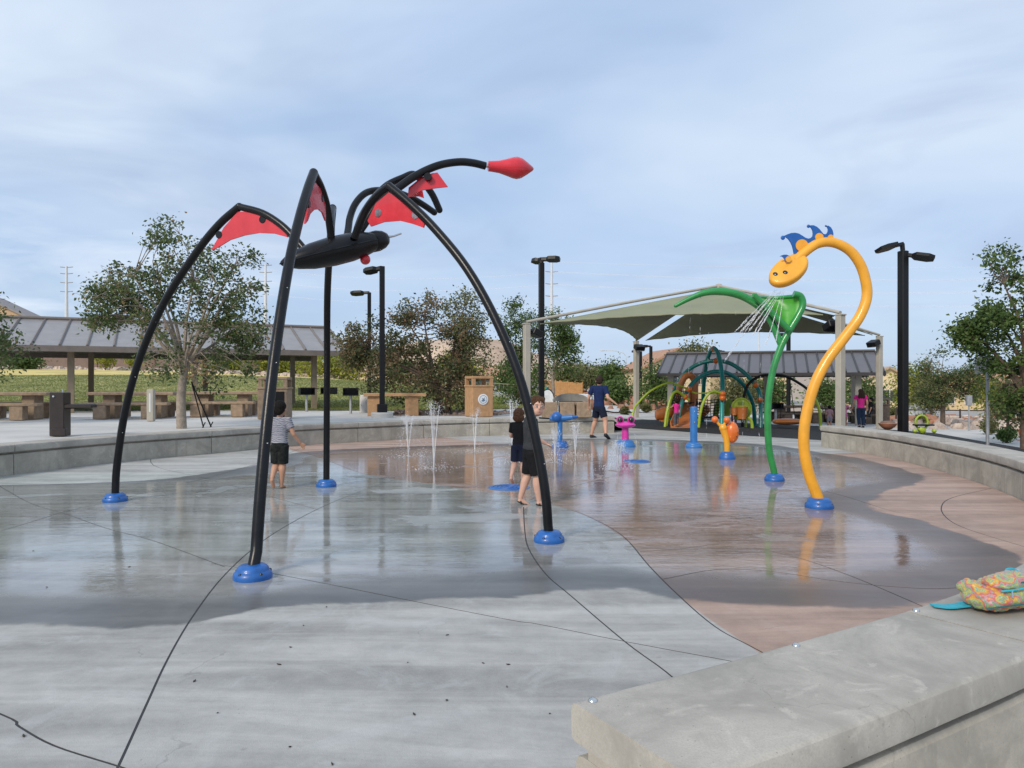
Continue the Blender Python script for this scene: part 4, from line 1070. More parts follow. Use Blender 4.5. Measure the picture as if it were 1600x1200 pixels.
def bin_(label, p, w, h, hood, m, seal=False, a=.25, panel=None):
    p = Vector(p); t = thing('litter_bin', label, 'bin', 'concrete litter bins', p.to_tuple()); M = rz(a)
    b = MB().box(p + Vector((0, 0, h / 2)), (w, w, h), M, bev=.02).build('body', m, t, smooth=False)
    MB().box(p + Vector((0, 0, h + .02)), (w * 1.06, w * 1.06, .06), M, bev=.012).build('lid_rim', m, t, smooth=False)
    for x in (-1, 1):
        for y in (-1, 1): MB().box(p + M @ Vector((x * w * .42, y * w * .42, h + hood / 2 + .04)), (.10, .10, hood), M).build('hood_post', m, t, smooth=False)
    MB().box(p + Vector((0, 0, h + hood + .08)), (w * 1.0, w * 1.0, .08), M, bev=.012).build('hood_top', m, t, smooth=False)
    if panel: sub(MB().box(p + M @ Vector((.06, -w / 2 - .004, h * .48)), (w * .66, .02, h * .86), M).build('door_panel', panel, None, smooth=False), b)
    if seal:
        c = p + M @ Vector((0, -w / 2 - .008, h * .58)); nr = M @ Vector((0, -1, 0))
        s_ = MB().lathe([(.165, 0), (.165, .012), (.15, .016), (.001, .016)], c, 28, nr).build('round_seal', mat('white_enamel_seal', (.72, .74, .76), .4, .05, 9), t)
        s2 = MB().lathe([(.125, .012), (.125, .019), (.112, .019), (.112, .012)], c, 28, nr); s2.build('seal_ring', mat('slate_blue_seal_print', (.12, .2, .3), .5), t)
        e = MB(); F = Matrix((M @ Vector((1, 0, 0)), Vector((0, 0, 1)), nr)).transposed().to_4x4(); F.translation = c + nr * .02
        e.plate([(-.07, -.05), (-.02, .0), (-.05, .05), (.01, .02), (.05, .07), (.035, .0), (.07, -.03), (.0, -.07)], .006, F)
        e.build('seal_emblem', MATS['slate_blue_seal_print'], t, smooth=False)
bin_('tan concrete litter bin with dark door behind the boy in the striped shirt', gpz(430, 654), .82, .86, .22, BRC, panel=BLK, a=.12)
bin_('orange-tan litter bin with a round white seal on its side', gpz(748, 651) + Vector((0, .1, 0)), .68, .92, .2, ORC, True, a=.42)
p = at(1372, 650, 36); p.z = gz(p.x, p.y)
bin_('brown litter bin beside the end post of the right shelter', p, .75, .95, .2, BRD)

def grill(label, p, a):
    p = Vector(p); t = thing('barbecue_grill', label, 'grill', 'black pedestal grills on the lawn edge', p.to_tuple()); M = rz(a)
    MB().tube([p, p + Vector((0, 0, .62))], .045, 10).build('pedestal', GREYMET, t)
    fb = MB(); fb.box(p + M @ Vector((0, .18, .74)), (.52, .03, .26), M); fb.box(p + M @ Vector((-.25, 0, .74)), (.02, .38, .26), M); fb.box(p + M @ Vector((.25, 0, .74)), (.02, .38, .26), M); fb.box(p + Vector((0, 0, .62)), (.52, .38, .03), M)
    o = fb.build('firebox', BLK, t, smooth=False)
    gr = MB(); [gr.box(p + M @ Vector((-.22 + .055 * k, -.02, .83)), (.018, .36, .018), M) for k in range(9)]
    sub(gr.build('cooking_grate', BLK, None, smooth=False), o)
    sub(MB().tube([p + M @ Vector((.26, -.1, .83)), p + M @ Vector((.42, -.12, .83))], .015, 6).build('grate_handle', BLK, None), o)
grill('black pedestal grill right of the striped-shirt boy', gpz(479, 643), .5)
grill('black pedestal grill partly hidden behind the rear spider leg', gpz(514, 640), -.3)
grill('black pedestal grill with open front left of the tall lamp post', gpz(548, 646), .2)
p = at(1212, 652, 31); p.z = gz(p.x, p.y); grill('black pedestal grill by the right shelter behind the green stem', p, .2)

def serving_table():
    p = gpz(612, 650); t = thing('serving_table', 'orange-tan concrete serving table behind the tall lamp footing', 'table', None, p.to_tuple()); M = rz(.12)
    MB().box(p + M @ Vector((.1, .45, .66)), (1.95, .75, .10), M, bev=.012).build('table_top', ORC, t, smooth=False)
    for x in (-.55, .62): MB().box(p + M @ Vector((x, .45, .30)), (.42, .55, .61), M, bev=.012).build('leg', ORC, t, smooth=False)
    q = gpz(571, 645); b = thing('concrete_pedestal', 'grey concrete pedestal under the lawn lamp post', 'pedestal', None, q.to_tuple())
    MB().lathe([(.28, 0), (.28, .58), (.25, .62), (.01, .62)], q + Vector((0, .4, 0)), 20).build('drum', KERB, b)
    MB().lathe([(.30, .0), (.30, .04), (.01, .045)], q + Vector((0, .4, -.005)), 20).build('footing', KERB, b)
serving_table()
def short_post():
    p = gpz(236, 658); t = thing('utility_post', 'short cream square post with access cover left of the tree trunk', 'post', None, p.to_tuple())
    MB().box(p + Vector((0, 0, .42)), (.17, .17, .84), rz(.1), bev=.01).build('post', CREAM, t, smooth=False)
    MB().box(p + Vector((.0, 0, .85)), (.15, .15, .03), rz(.1)).build('cap', CREAM, t, smooth=False)
    MB().box(p + Vector((.01, -.088, .5)), (.04, .006, .5), rz(.1)).build('cover_strip', WHT, t, smooth=False)
short_post()
def stone_seats():
    for lab, us, v in (('pair of tan concrete block seats with bench beside the walking man', (886, 912), 652), ('tan concrete block seat behind the dark haired boy', (859,), 652)):
        p = gpz(us[0], v); t = thing('block_seat', lab, 'bench', 'tan block seats', p.to_tuple())
        for u in us:
            q = gpz(u, v); MB().box(q + Vector((0, .2, .22)), (.44, .44, .46), rz(.06), bev=.02).build('block', BRC, t, smooth=False)
        if len(us) > 1:
            a, b = gpz(us[0], v), gpz(us[1], v)
            MB().box((a + b) / 2 + Vector((.1, .3, .36)), (.8, .3, .09), rz(.06), bev=.012).build('seat_plank', BRC, t, smooth=False)
    p = gpz(893, 646) ; t = thing('arched_stone_table', 'grey arched concrete table edge behind the block seats', 'table', None, p.to_tuple())
    out = [(math.cos(a) * .62, math.sin(a) * .26) for a in [math.pi * k / 16 for k in range(17)]]
    F = Matrix.Rotation(R(90), 4, 'X'); F.translation = p + Vector((0, .3, .42))
    MB().plate(out, .5, F).build('arch', mat('grey_brown_stone', (.27, .25, .22), .9, .2, 5, .4), t, smooth=False)
    MB().box(p + Vector((0, .3, .2)), (.8, .45, .44), bev=.02).build('plinth', BRC, t, smooth=False)
stone_seats()
def round_sign():
    p = gpz(855, 650) + Vector((0, 4.5, 0)); t = thing('exercise_sign', 'oval white sign plate with dark rim on a teal post', 'sign', None, p.to_tuple())
    TEAL_ = mat('teal_paint', (.01, .22, .20), .35, .12, 8, coat=.2)
    c = at(855.5, 623, p.y)
    MB().tube([p, Vector((c.x, p.y, c.z + .45))], .05, 10).build('post', TEAL_, t)
    MB().loft([(c + Vector((0, s * .012 - .08, 0)), .24 * k, .36 * k, Matrix.Rotation(R(90), 3, 'X')) for s, k in ((-1, .92), (1, .92))], 28).build('plate', mat('white_sign', (.7, .72, .74), .4), t, smooth=False)
    ring = [c + Vector((math.cos(a) * .235, -.08, math.sin(a) * .355)) for a in [2 * math.pi * k / 28 for k in range(29)]]
    MB().tube(ring, .02, 6).build('rim', BLK, t)
round_sign()

# ================================================================ PLAYGROUND
TEAL = mat('teal_paint', (.01, .22, .20), .35, .12, 8, coat=.2)
LIME = mat('lime_green_paint', (.33, .44, .03), .4, .12, 8, coat=.2)
SLID = mat('burnt_orange_slide_plastic', (.52, .17, .045), .4, .12, 4, coat=.2)
NET = mat('black_climbing_rope', (.01, .01, .011), .8)
def play_structure():
    D0 = 27.0; c = lambda x, y, d=D0: at(980 + x / 6, 530 + y / 6, d)
    o = c(780, 800); o.z = gz(o.x, o.y)
    t = thing('climbing_structure', 'playground climber of crossing teal arches with orange joints, slide and nets', 'play structure', None, o.to_tuple())
    def T(l_, r, m, name, d0=D0, d1=None, foot=(True, True)):
        d1 = d1 or d0; k = len(l_) - 1; P = [c(x, y, lerp(d0, d1, i / k)) for i, (x, y) in enumerate(l_)]
        for i, fl in ((0, foot[0]), (-1, foot[1])):
            if fl: P[i].z = gz(P[i].x, P[i].y)
        return MB().tube(spline(P, 6), r, 12).build(name, m, t)
    T([(405, 800), (410, 640), (430, 520), (470, 420), (560, 300), (690, 225), (830, 203), (960, 225), (1090, 308), (1195, 420), (1245, 520), (1252, 660), (1250, 830)], .075, TEAL, 'arch', 28.6, 26.4)
    T([(470, 800), (500, 640), (560, 490), (640, 385), (750, 320), (850, 303), (950, 322), (1070, 405), (1145, 520), (1185, 640), (1197, 820)], .075, TEAL, 'arch', 26.0, 27.6)
    T([(705, 800), (712, 560), (720, 400), (742, 240), (775, 125), (810, 88), (848, 125), (875, 230), (893, 400), (890, 560), (885, 800)], .078, TEAL, 'arch', 29.0, 25.0)
    for x, y, d in ((810, 90, 27), (830, 203, 27.3), (445, 465, 28.2), (580, 470, 26.0), (545, 540, 26.0), (410, 590, 28.4), (895, 510, 25.2), (893, 552, 25.2), (1100, 437, 27.2), (1203, 430, 26.5), (1167, 575, 27.4), (1243, 570, 26.4)):
        b = MB().ball(c(x, y, d), .105, 14).build('joint_ball', ORG, t); sub(MB().lathe([(.1, -.02), (.1, .02)], c(x, y, d), 14, (1, 0, .3)).build('clamp_band', ORG, None), b)
    T([(355, 825), (365, 730), (385, 630), (420, 525), (465, 490), (520, 520), (580, 570)], .05, LIME, 'climbing_rung_post', 25.6, 26.0, (True, False))
    T([(368, 800), (385, 700), (400, 610), (430, 520)], .045, LIME, 'climbing_rung_post', 26.2, 26.4, (True, False))
    T([(670, 845), (685, 700), (715, 590), (760, 515), (815, 490), (890, 510)], .05, LIME, 'climbing_rung_post', 25.2, 25.2, (True, False))
    T([(35, 765), (60, 670), (110, 590), (220, 485), (380, 410), (470, 430), (580, 470)], .035, LIME, 'long_bent_rail', 25.0, 26.0, (True, False))
    T([(480, 425), (560, 470), (640, 505), (760, 505), (890, 512)], .025, LIME, 'hand_rail', 26.5, 25.3, (False, False))
    T([(1120, 415), (1180, 375), (1260, 345), (1320, 345)], .03, LIME, 'hand_rail', 27.2, 27.0, (False, False))
    T([(1135, 730), (1160, 760), (1170, 800), (1172, 850)], .055, LIME, 'panel_leg', 25.6, 25.6, (False, True))
    T([(1112, 730), (1112, 810)], .045, LIME, 'panel_leg', 26.2, 26.2, (False, True))
    # drum panel
    pc = c(1068, 655, 25.8); F = Matrix.Rotation(R(90), 4, 'X'); F.translation = pc
    pn = MB().plate([(math.cos(a) * .345, math.sin(a) * .375) for a in [2 * math.pi * k / 30 for k in range(30)]], .05, F).build('drum_panel', LIME, t, smooth=False)
    sub(MB().tube([pc + Vector((math.cos(a) * .345, -.03, math.sin(a) * .375)) for a in [2 * math.pi * k / 30 for k in range(31)]], .03, 6).build('panel_rim', LIME, None), pn)
    for x, y, r, h in ((1075, 690, .20, .42), (1005, 675, .11, .26)):
        q = c(x, y, 25.6); sub(MB().lathe([(r * .72, -h / 2), (r * .8, -h * .3), (r, h / 2 - .03), (r * 1.05, h / 2), (r * .9, h / 2), (r * .85, h / 2 - .04), (.01, h / 2 - .05)], q, 20).build('drum', SLID, None), pn)
    sub(MB().box(c(1067, 600, 25.74), (.2, .02, .1)).build('plaque', mat('olive_plaque', (.16, .24, .02), .5), None, smooth=False), pn)
    # leaf shaped climbing panels
    for pts, d in (([(910, 720), (912, 640), (925, 580), (950, 556), (985, 570), (1000, 600), (985, 660), (960, 720)], 27.0), ([(800, 740), (808, 660), (830, 590), (860, 540), (870, 600), (862, 680), (850, 740)], 27.6)):
        MB().plate3([c(x, y, d) for x, y in pts], .05, (.15, 1, 0)).build('leaf_panel', mat('dark_lime_panel', (.17, .27, .03), .5, .15, 5), t, smooth=False)
    # slide: hooded entry, chute with side walls, side runout
    hood = spline([c(x, y, 27.2) for x, y in ((470, 640), (478, 520), (500, 430), (535, 360), (575, 338), (615, 358), (634, 420), (636, 520), (634, 600))], 5)
    MB().tube(hood, .12, 10, flat=1.0).build('slide_hood', SLID, t)
    mb = MB(); vs = []; prof = [(-1, .30), (-.93, .32), (-.85, .05), (-.4, -.03), (0, -.05), (.4, -.03), (.85, .05), (.93, .32), (1, .30), (.95, -.06), (0, -.12), (-.95, -.06)]
    ctr = [(565, 590, 27.2, .30), (555, 650, 26.7, .33), (540, 720, 26.1, .36), (525, 780, 25.6, .38), (515, 815, 25.2, .40), (512, 822, 24.9, .40)]
    k = len(prof)
    for x, y, d, w in ctr:
        q = c(x, y, d)
        for a, b in prof: vs.append(q + Vector((a * w, 0, b * .62)))
    fs = [tuple(range(k)), tuple(range(len(vs) - k, len(vs)))[::-1]]
    for i in range(len(ctr) - 1):
        for e in range(k): fs.append((i * k + e, i * k + (e + 1) % k, (i + 1) * k + (e + 1) % k, (i + 1) * k + e))
    MB().add(vs, fs).build('slide_chute', SLID, t)
    MB().loft([(c(x, y, 26.8), r * 1.25, r, Matrix.Rotation(R(90), 3, 'Y')) for x, y, r in ((262, 705, .09), (275, 708, .16), (330, 700, .18), (390, 680, .18), (440, 660, .16))], 16).build('side_runout', SLID, t)
    MB().loft([(c(x, y, 27.4), r * 1.3, r, Matrix.Rotation(R(90), 3, 'Y')) for x, y, r in ((690, 690, .08), (710, 680, .15), (745, 665, .15), (770, 660, .08))], 14).build('tunnel_mouth', SLID, t)
    MB().box(c(560, 600, 27.4), (.9, .6, .08), bev=.01).build('deck', DKBR, t, smooth=False)
    MB().box(c(470, 590, 27.6), (.16, .3, 1.5), Matrix.Rotation(.12, 3, 'Y'), bev=.02).build('slide_side_panel', SLID, t, smooth=False)
    MB().box(c(615, 560, 27.6), (.3, .3, 1.1), bev=.03).build('entry_panel', SLID, t, smooth=False)
    MB().box(c(740, 735, 27.0), (.9, .4, .06), bev=.01).build('low_deck', DKBR, t, smooth=False)
    MB().box(c(400, 765, 26.6), (.7, .4, .06), bev=.01).build('step', SLID, t, smooth=False)
    # rope nets
    for quad in (((650, 560), (890, 560), (890, 740), (650, 740)), ((440, 480), (570, 480), (520, 640), (420, 640))):
        nb = MB(); q = [c(x, y, 26.5) for x, y in quad]; n_ = 7
        for i in range(n_ + 1):
            s = i / n_
            for a, b in ((q[0].lerp(q[1], s), q[3].lerp(q[2], s)), (q[0].lerp(q[3], s), q[1].lerp(q[2], s))):
                m_ = a.lerp(b, .5) + Vector((0, .1, -.06)); nb.tube([a, m_, b], .014, 4)
        nb.build('climbing_net', NET, t)['kind'] = 'stuff'
play_structure()

def boat_swing():
    c = lambda x, y, d=26.5: at(1180 + x / 6, 530 + y / 6, d)
    o = c(290, 800); o.z = gz(o.x, o.y); t = thing('boat_swing', 'long burnt-orange boat swing hung from one thin curved arch', 'swing', None, o.to_tuple())
    P = [c(x, y) for x, y in ((-60, 420), (40, 350), (140, 335), (240, 338), (320, 362), (410, 412), (490, 470), (560, 560), (600, 660), (612, 760), (612, 815))]; P[-1].z = gz(P[-1].x, P[-1].y)
    P.insert(0, c(-110, 560)); q = c(-120, 815); q.z = gz(q.x, q.y); P.insert(0, q)
    S_ = spline(P, 6); cut = int(len(S_) * .72)
    MB().tube(S_[:cut + 1], .05, 10).build('arch', BLK, t); MB().tube(S_[cut:], .052, 10).build('arch_foot', LIME, t)
    vs = []
    rings = [(c(x, 772), w, h) for x, w, h in ((165, .04, .03), (180, .2, .08), (230, .28, .11), (300, .30, .12), (370, .28, .11), (425, .2, .08), (440, .04, .03))]
    MB().loft([(p, h, w, Matrix.Rotation(R(90), 3, 'Y')) for p, w, h in rings], 16).build('seat', SLID, t)
    for x0, y0, x1, y1 in ((232, 760, 275, 350), (375, 760, 325, 370)):
        MB().tube([c(x0, y0), c(x1, y1)], .012, 6).build('chain', BLK, t)
boat_swing()
def spinner():
    p = ground(1387, 676, -.15); p.z = gz(p.x, p.y)
    t = thing('spinner_bowl', 'shallow coral spinner bowl on a lime stem behind the seat wall', 'play equipment', None, p.to_tuple())
    b = Vector((p.x, p.y, EYE - 64 / FPX * p.y))
    COR = mat('faded_coral_plastic', (.52, .22, .13), .5, .15, 6)
    MB().tube([p, b], .04, 10).build('stem', LIME, t)
    MB().lathe([(.03, -.16), (.12, -.14), (.24, -.04), (.30, .06), (.27, .07), (.2, .0), (.1, -.05), (.01, -.07)], b, 24).build('bowl', COR, t)
    MB().ball(b + Vector((0, -.12, -.06)), (.09, .05, .07), 12).build('foot_hole', DKBR, t)
    MB().lathe([(.02, .0), (.26, .04), (.2, .12), (.1, .14), (.01, .14)], b, 20).build('seat_pad', mat('brown_seat', (.2, .12, .09), .7), t)
spinner()
def rider():
    p = ground(1443, 679, -.2); p.z = gz(p.x, p.y); k = p.y / FPX
    t = thing('spring_rider', 'lime green ring-backed spring rider with black seat behind the seat wall', 'play equipment', None, p.to_tuple())
    c = lambda u, v, dy=0: Vector(((u - 800) * k, p.y + dy, EYE + (600 - v) * k))
    MB().tube([c(1440 + 9.5 * math.cos(a), 660 + 11 * math.sin(a)) for a in [2 * math.pi * i / 26 for i in range(27)]], .036, 10).build('ring_handle', LIME, t)
    MB().loft([(c(1440, 667), .08, .07, None), (c(1440, 671), .14, .1, None), (c(1441, 674), .12, .1, None), (c(1441, 677), .05, .05, None)], 14).build('body', LIME, t)
    MB().box(c(1443, 664), (.62, .26, .05), bev=.012).build('seat_board', BLK, t, smooth=False)
    for u in (1427, 1457): MB().ball(c(u, 673, -.1), .075, 14).build('foot_ball', LIME, t)
    coil = [c(1441, 677) + Vector((math.cos(a) * .07, math.sin(a) * .07, -.012 * a)) for a in [i * .5 for i in range(26)]]
    MB().tube(coil, .012, 6).build('spring', BLK, t)
rider()
def edge_rider():
    p = ground(1600, 680, -.15); p.z = gz(p.x, p.y); t = thing('toy_hydrant', 'small orange playground knob at the right edge under the tree', 'play equipment', None, p.to_tuple())
    MB().lathe([(.12, 0), (.1, .12), (.14, .2), (.16, .3), (.12, .4), (.04, .45), (.001, .46)], p, 18).build('body', ORG, t)
    MB().lathe([(.18, 0), (.18, .04), (.1, .05)], p, 18).build('foot', ORG, t)
edge_rider()
def sign_post():
    p = ground(1543, 692, -.15); p.z = gz(p.x, p.y); k = p.y
    t = thing('sign_post', 'slim grey sign post with pale plate under the right-hand tree', 'sign', None, p.to_tuple())
    top = EYE + 45 / FPX * k
    MB().tube([p, Vector((p.x, p.y, top))], .045, 12).build('post', GREYMET, t)
    MB().box((p.x + .05, p.y + .06, top - .28), (.62, .015, .5), rz(-.5), bev=.004).build('plate', mat('pale_sign_back', (.62, .62, .58), .5, .08, 4), t, smooth=False)
sign_post()
def pedestal_box():
    p = at(1514, 661, 30); p.z = gz(p.x, p.y); t = thing('control_box_post', 'small grey control box on a thin post beside the far path', 'box', None, p.to_tuple())
    MB().tube([p, p + Vector((0, 0, 1.05))], .03, 8).build('post', GREYMET, t)
    MB().box(p + Vector((0, 0, 1.25)), (.2, .14, .42), bev=.01).build('box', GREYMET, t, smooth=False)
    p = at(1438, 640, 62); p.z = gz(p.x, p.y) ; t = thing('utility_cabinet', 'white utility cabinet across the road right of the black twin lamp', 'cabinet', None, p.to_tuple())
    MB().box(p + Vector((0, 0, .5)), (1.95, 1.3, 1.15), rz(-.5), bev=.03).build('body', WHT, t, smooth=False)
    MB().box(p + Vector((0, 0, 1.1)), (2.02, 1.36, .06), rz(-.5), bev=.02).build('lid', WHT, t, smooth=False)
    p = at(918, 618, 60); p.z = gz(p.x, p.y) ; t = thing('utility_cabinet', 'white utility cabinet and pipe beyond the path near the walking man', 'cabinet', None, p.to_tuple())
    MB().box(p + Vector((-.4, 0, .35)), (1.4, .8, .7), bev=.03).build('body', WHT, t, smooth=False)
    MB().tube([p + Vector((.5, 0, 0)), p + Vector((.5, 0, 1.1)), p + Vector((.5, 0, 1.15))], [.18, .18, .1], 12).build('pipe', WHT, t)
pedestal_box()

# ================================================================ TREES AND PLANTS
BARK = mat('pale_grey_bark', (.30, .25, .20), .9, .25, 12, .8, 50)
BARKD = mat('dark_brown_bark', (.13, .095, .07), .9, .3, 12, .8, 50)
LF_OAK = leaf_mat('dark_oak_leaf', [(0, (.045, .075, .025)), (.4, (.10, .145, .05)), (.75, (.19, .235, .09)), (.9, (.32, .20, .10)), (1, (.38, .25, .13))])
LF_BRN = leaf_mat('browning_oak_leaf', [(0, (.055, .07, .03)), (.35, (.12, .15, .06)), (.52, (.18, .17, .085)), (.7, (.28, .175, .095)), (1, (.38, .25, .15))])
LF_GRN = leaf_mat('fresh_green_leaf', [(0, (.045, .085, .024)), (.5, (.10, .165, .042)), (1, (.20, .26, .08))])
LF_YEL = leaf_mat('palo_verde_leaf', [(0, (.15, .18, .03)), (.5, (.30, .33, .045)), (1, (.48, .46, .09))])
LF_OLV = leaf_mat('dusty_olive_leaf', [(0, (.08, .095, .04)), (.5, (.18, .19, .075)), (1, (.30, .28, .12))])
def leaves(cl, n, L, rnd, m, name, parent, droop=.3, sig=1.0):
    """cl: (centre, radius) leaf clumps; n pointed leaves in all"""
    vs, fs, tone = [], [], []
    wsum = sum(r * r for _, r in cl)
    for c, r in cl:
        k = max(3, int(n * r * r / wsum)); base = rnd.gauss(.45, .16)
        for _ in range(k):
            q = Vector((rnd.gauss(0, .5), rnd.gauss(0, .5), rnd.gauss(0, .42))) * r * sig + c
            d = Vector((rnd.gauss(0, 1), rnd.gauss(0, 1), rnd.gauss(-droop, .7))).normalized()
            s = d.cross(Vector((rnd.gauss(0, 1), rnd.gauss(0, 1), rnd.gauss(0, 1)))).normalized()
            l_ = L * rnd.uniform(.6, 1.3); w = l_ * rnd.uniform(.20, .34)
            i = len(vs); nn = d.cross(s) * l_ * .12
            vs += [q, q + d * l_ * .45 + s * w + nn, q + d * l_, q + d * l_ * .45 - s * w + nn]
            fs.append((i, i + 1, i + 2, i + 3)); tone.append(max(0, min(1, base + rnd.gauss(0, .2))))
    me = bpy.data.meshes.new(name); me.from_pydata([tuple(v) for v in vs], [], fs); me.materials.append(m)
    a = me.attributes.new('tone', 'FLOAT', 'FACE'); a.data.foreach_set('value', tone); me.update()
    o = bpy.data.objects.new(name, me); COL.objects.link(o); o.parent = parent; o.location = -parent.location
    return o
def tree(name, label, base, top, crown, nl, L, m, bark, seed, fork=.35, trunk_r=.09, ncl=90, lean=(0, 0), group=None, limbs=7, clr=(.28, .5), sparse=.45, cat='tree'):
    """crown: list of (centre, (rx, ry, rz)) ellipsoids that bound the foliage"""
    rnd = random.Random(seed); base = Vector(base); t = thing(name, label, cat, group, base.to_tuple())
    ctr = sum((Vector(c) for c, _ in crown), Vector()) / len(crown)
    H = top - base.z; fk = Vector((base.x + lean[0] * fork, base.y + lean[1] * fork, base.z + H * fork))
    tr = MB(); P = spline([base - Vector((0, 0, .1)), base.lerp(fk, .5) + Vector((rnd.gauss(0, .03), rnd.gauss(0, .03), 0)), fk], 5)
    tr.tube(P, [lerp(trunk_r * 1.15, trunk_r * .8, i / len(P)) for i in range(len(P))], 10)
    cl = []; tries = 0
    while len(cl) < ncl and tries < ncl * 30:
        tries += 1; c, r = rnd.choice(crown); c = Vector(c)
        q = Vector((rnd.uniform(-1, 1), rnd.uniform(-1, 1), rnd.uniform(-1, 1)))
        if not (.18 < q.length < 1): continue
        if rnd.random() > .35 + .65 * q.length: continue
        p = c + Vector((q.x * r[0], q.y * r[1], q.z * r[2]))
        if noise.noise(p * .9 + Vector((seed, 0, 0))) < -sparse * .35 + rnd.gauss(0, .05): continue
        cl.append((p, rnd.uniform(*clr)))
    nodes = []
    for k in range(limbs):
        q, _ = rnd.choice(cl); e = q.lerp(ctr, .25); md = fk.lerp(e, .5) + Vector((rnd.gauss(0, .1), rnd.gauss(0, .1), abs(rnd.gauss(.12, .1)) * H * .1))
        s0 = P[int(len(P) * rnd.uniform(.72, .99))]
        S_ = spline([s0, md, e], 7); tr.tube(S_, [lerp(trunk_r * .52, trunk_r * .12, i / len(S_)) for i in range(len(S_))], 6); nodes += S_[3:]
    for q, r in cl:
        near = min((n_ for n_ in nodes), key=lambda n_: (n_ - q).length + max(0, n_.z - q.z) * .5)
        md = near.lerp(q, .55) + Vector((rnd.gauss(0, .06), rnd.gauss(0, .06), rnd.gauss(.05, .05)))
        tr.tube([near, md, q], [trunk_r * .16, trunk_r * .10, trunk_r * .05], 4, cap=False)
        for _ in range(3):
            e = q + Vector((rnd.gauss(0, .5), rnd.gauss(0, .5), rnd.gauss(0, .4))) * r; tr.tube([md.lerp(q, .6), e], [trunk_r * .06, trunk_r * .025], 3, cap=False)
    tr.build('trunk', bark, t)
    leaves(cl, nl, L, rnd, m, 'crown', t)
    return t
def E(u0, u1, v0, v1, d, dep=None):
    a, b = at(u0, v1, d), at(u1, v0, d); c = (a + b) / 2; rx, rz_ = (b.x - a.x) / 2, (b.z - a.z) / 2
    return (c, (rx, dep or rx * .85, rz_))
d = 16.9
tree('oak_tree', 'large airy young oak with pale branches behind the left retaining wall', gpz(284, 669), 5.3,
     [E(205, 345, 345, 470, d), E(145, 270, 395, 520, d), E(290, 420, 375, 510, d), E(190, 400, 440, 560, d), E(135, 230, 440, 520, d), E(330, 425, 470, 560, d), E(210, 400, 540, 612, d, 1.0)],
     13000, .09, LF_OAK, BARK, 5, .30, .10, 210, (.25, .0), None, 15, (.14, .34), 1.5)
tree('oak_tree', 'dark oak branches reaching in at the far left edge', (-13.9, 18.0, .5), 4.2, [E(-130, 38, 455, 580, 18.0), E(-150, 10, 500, 625, 18.0)], 6000, .10, LF_OAK, BARK, 9, .3, .09, 46, group=None)
d = 24.6
b1 = at(690, 650, d); b1.z = .5
tree('young_tree', 'browning broad young tree right of the tall lamp post', b1, 4.85,
     [E(590, 700, 448, 560, d), E(540, 640, 500, 600, d), E(640, 745, 480, 610, d), E(560, 720, 540, 630, d), E(525, 590, 510, 570, d), E(640, 760, 560, 640, d)],
     14000, .11, LF_BRN, BARKD, 13, .22, .12, 150, (-.7, 0), None, 12, (.16, .42), .8)
b2 = at(700, 648, 25.6); b2.z = .5
tree('young_tree', 'greyer upright young tree just behind the browning one', b2, 5.1, [E(680, 762, 445, 560, 25.6), E(690, 768, 520, 620, 25.6)], 8000, .095, LF_OLV, BARKD, 17, .3, .09, 75, (.4, 0), None, 7, (.24, .42), .6)
b3 = at(862, 645, 33); b3.z = gz(b3.x, b3.y)
tree('park_tree', 'green slender tree behind the middle lamp post', b3, 5.5, [E(835, 895, 480, 570, 33), E(860, 905, 520, 590, 33), E(830, 880, 560, 630, 33)], 6500, .12, LF_GRN, BARK, 23, .3, .08, 80, (0, 0), None, 7, (.26, .46), .6)
b4 = at(812, 640, 36); b4.z = gz(b4.x, b4.y)
tree('park_tree', 'green tree behind the front left cream sail post', b4, 6.0, [E(780, 842, 466, 560, 36), E(785, 850, 540, 630, 36), E(775, 815, 560, 640, 36)], 7000, .13, LF_GRN, BARKD, 29, .3, .09, 80, (0, 0), None, 7, (.3, .5), .6)
d = 19.5
b5 = at(1604, 672, d); b5.z = gz(b5.x, b5.y)
tree('ash_tree', 'large leafy green tree at the right edge', b5, 5.3,
     [E(1530, 1650, 385, 480, d), E(1500, 1600, 470, 560, d), E(1560, 1680, 450, 600, d), E(1535, 1640, 540, 640, d), E(1487, 1545, 500, 545, d), E(1560, 1660, 590, 650, d)],
     9500, .12, LF_GRN, BARKD, 31, .32, .13, 120, (-.1, 0), None, 12, (.16, .40), .8)
b6 = at(1473, 660, 33); b6.z = gz(b6.x, b6.y)
tree('desert_tree', 'small multi-stemmed tree across the path left of the sign post', b6, 3.2, [E(1445, 1510, 545, 600, 33), E(1428, 1490, 570, 630, 33), E(1480, 1545, 560, 625, 33)], 6500, .11, LF_OAK, BARKD, 37, .35, .1, 85, (0, 0), None, 8, (.26, .45), .6)
b7 = at(1575, 676, 24); b7.z = gz(b7.x, b7.y)
tree('desert_shrub', 'straggly olive shrub below the right-hand tree', b7, 1.7, [E(1548, 1610, 590, 640, 24), E(1540, 1600, 625, 670, 24)], 3000, .09, LF_OLV, BARKD, 39, .3, .05, 50, (0, 0), None, 6, (.2, .34), .7, 'shrub')
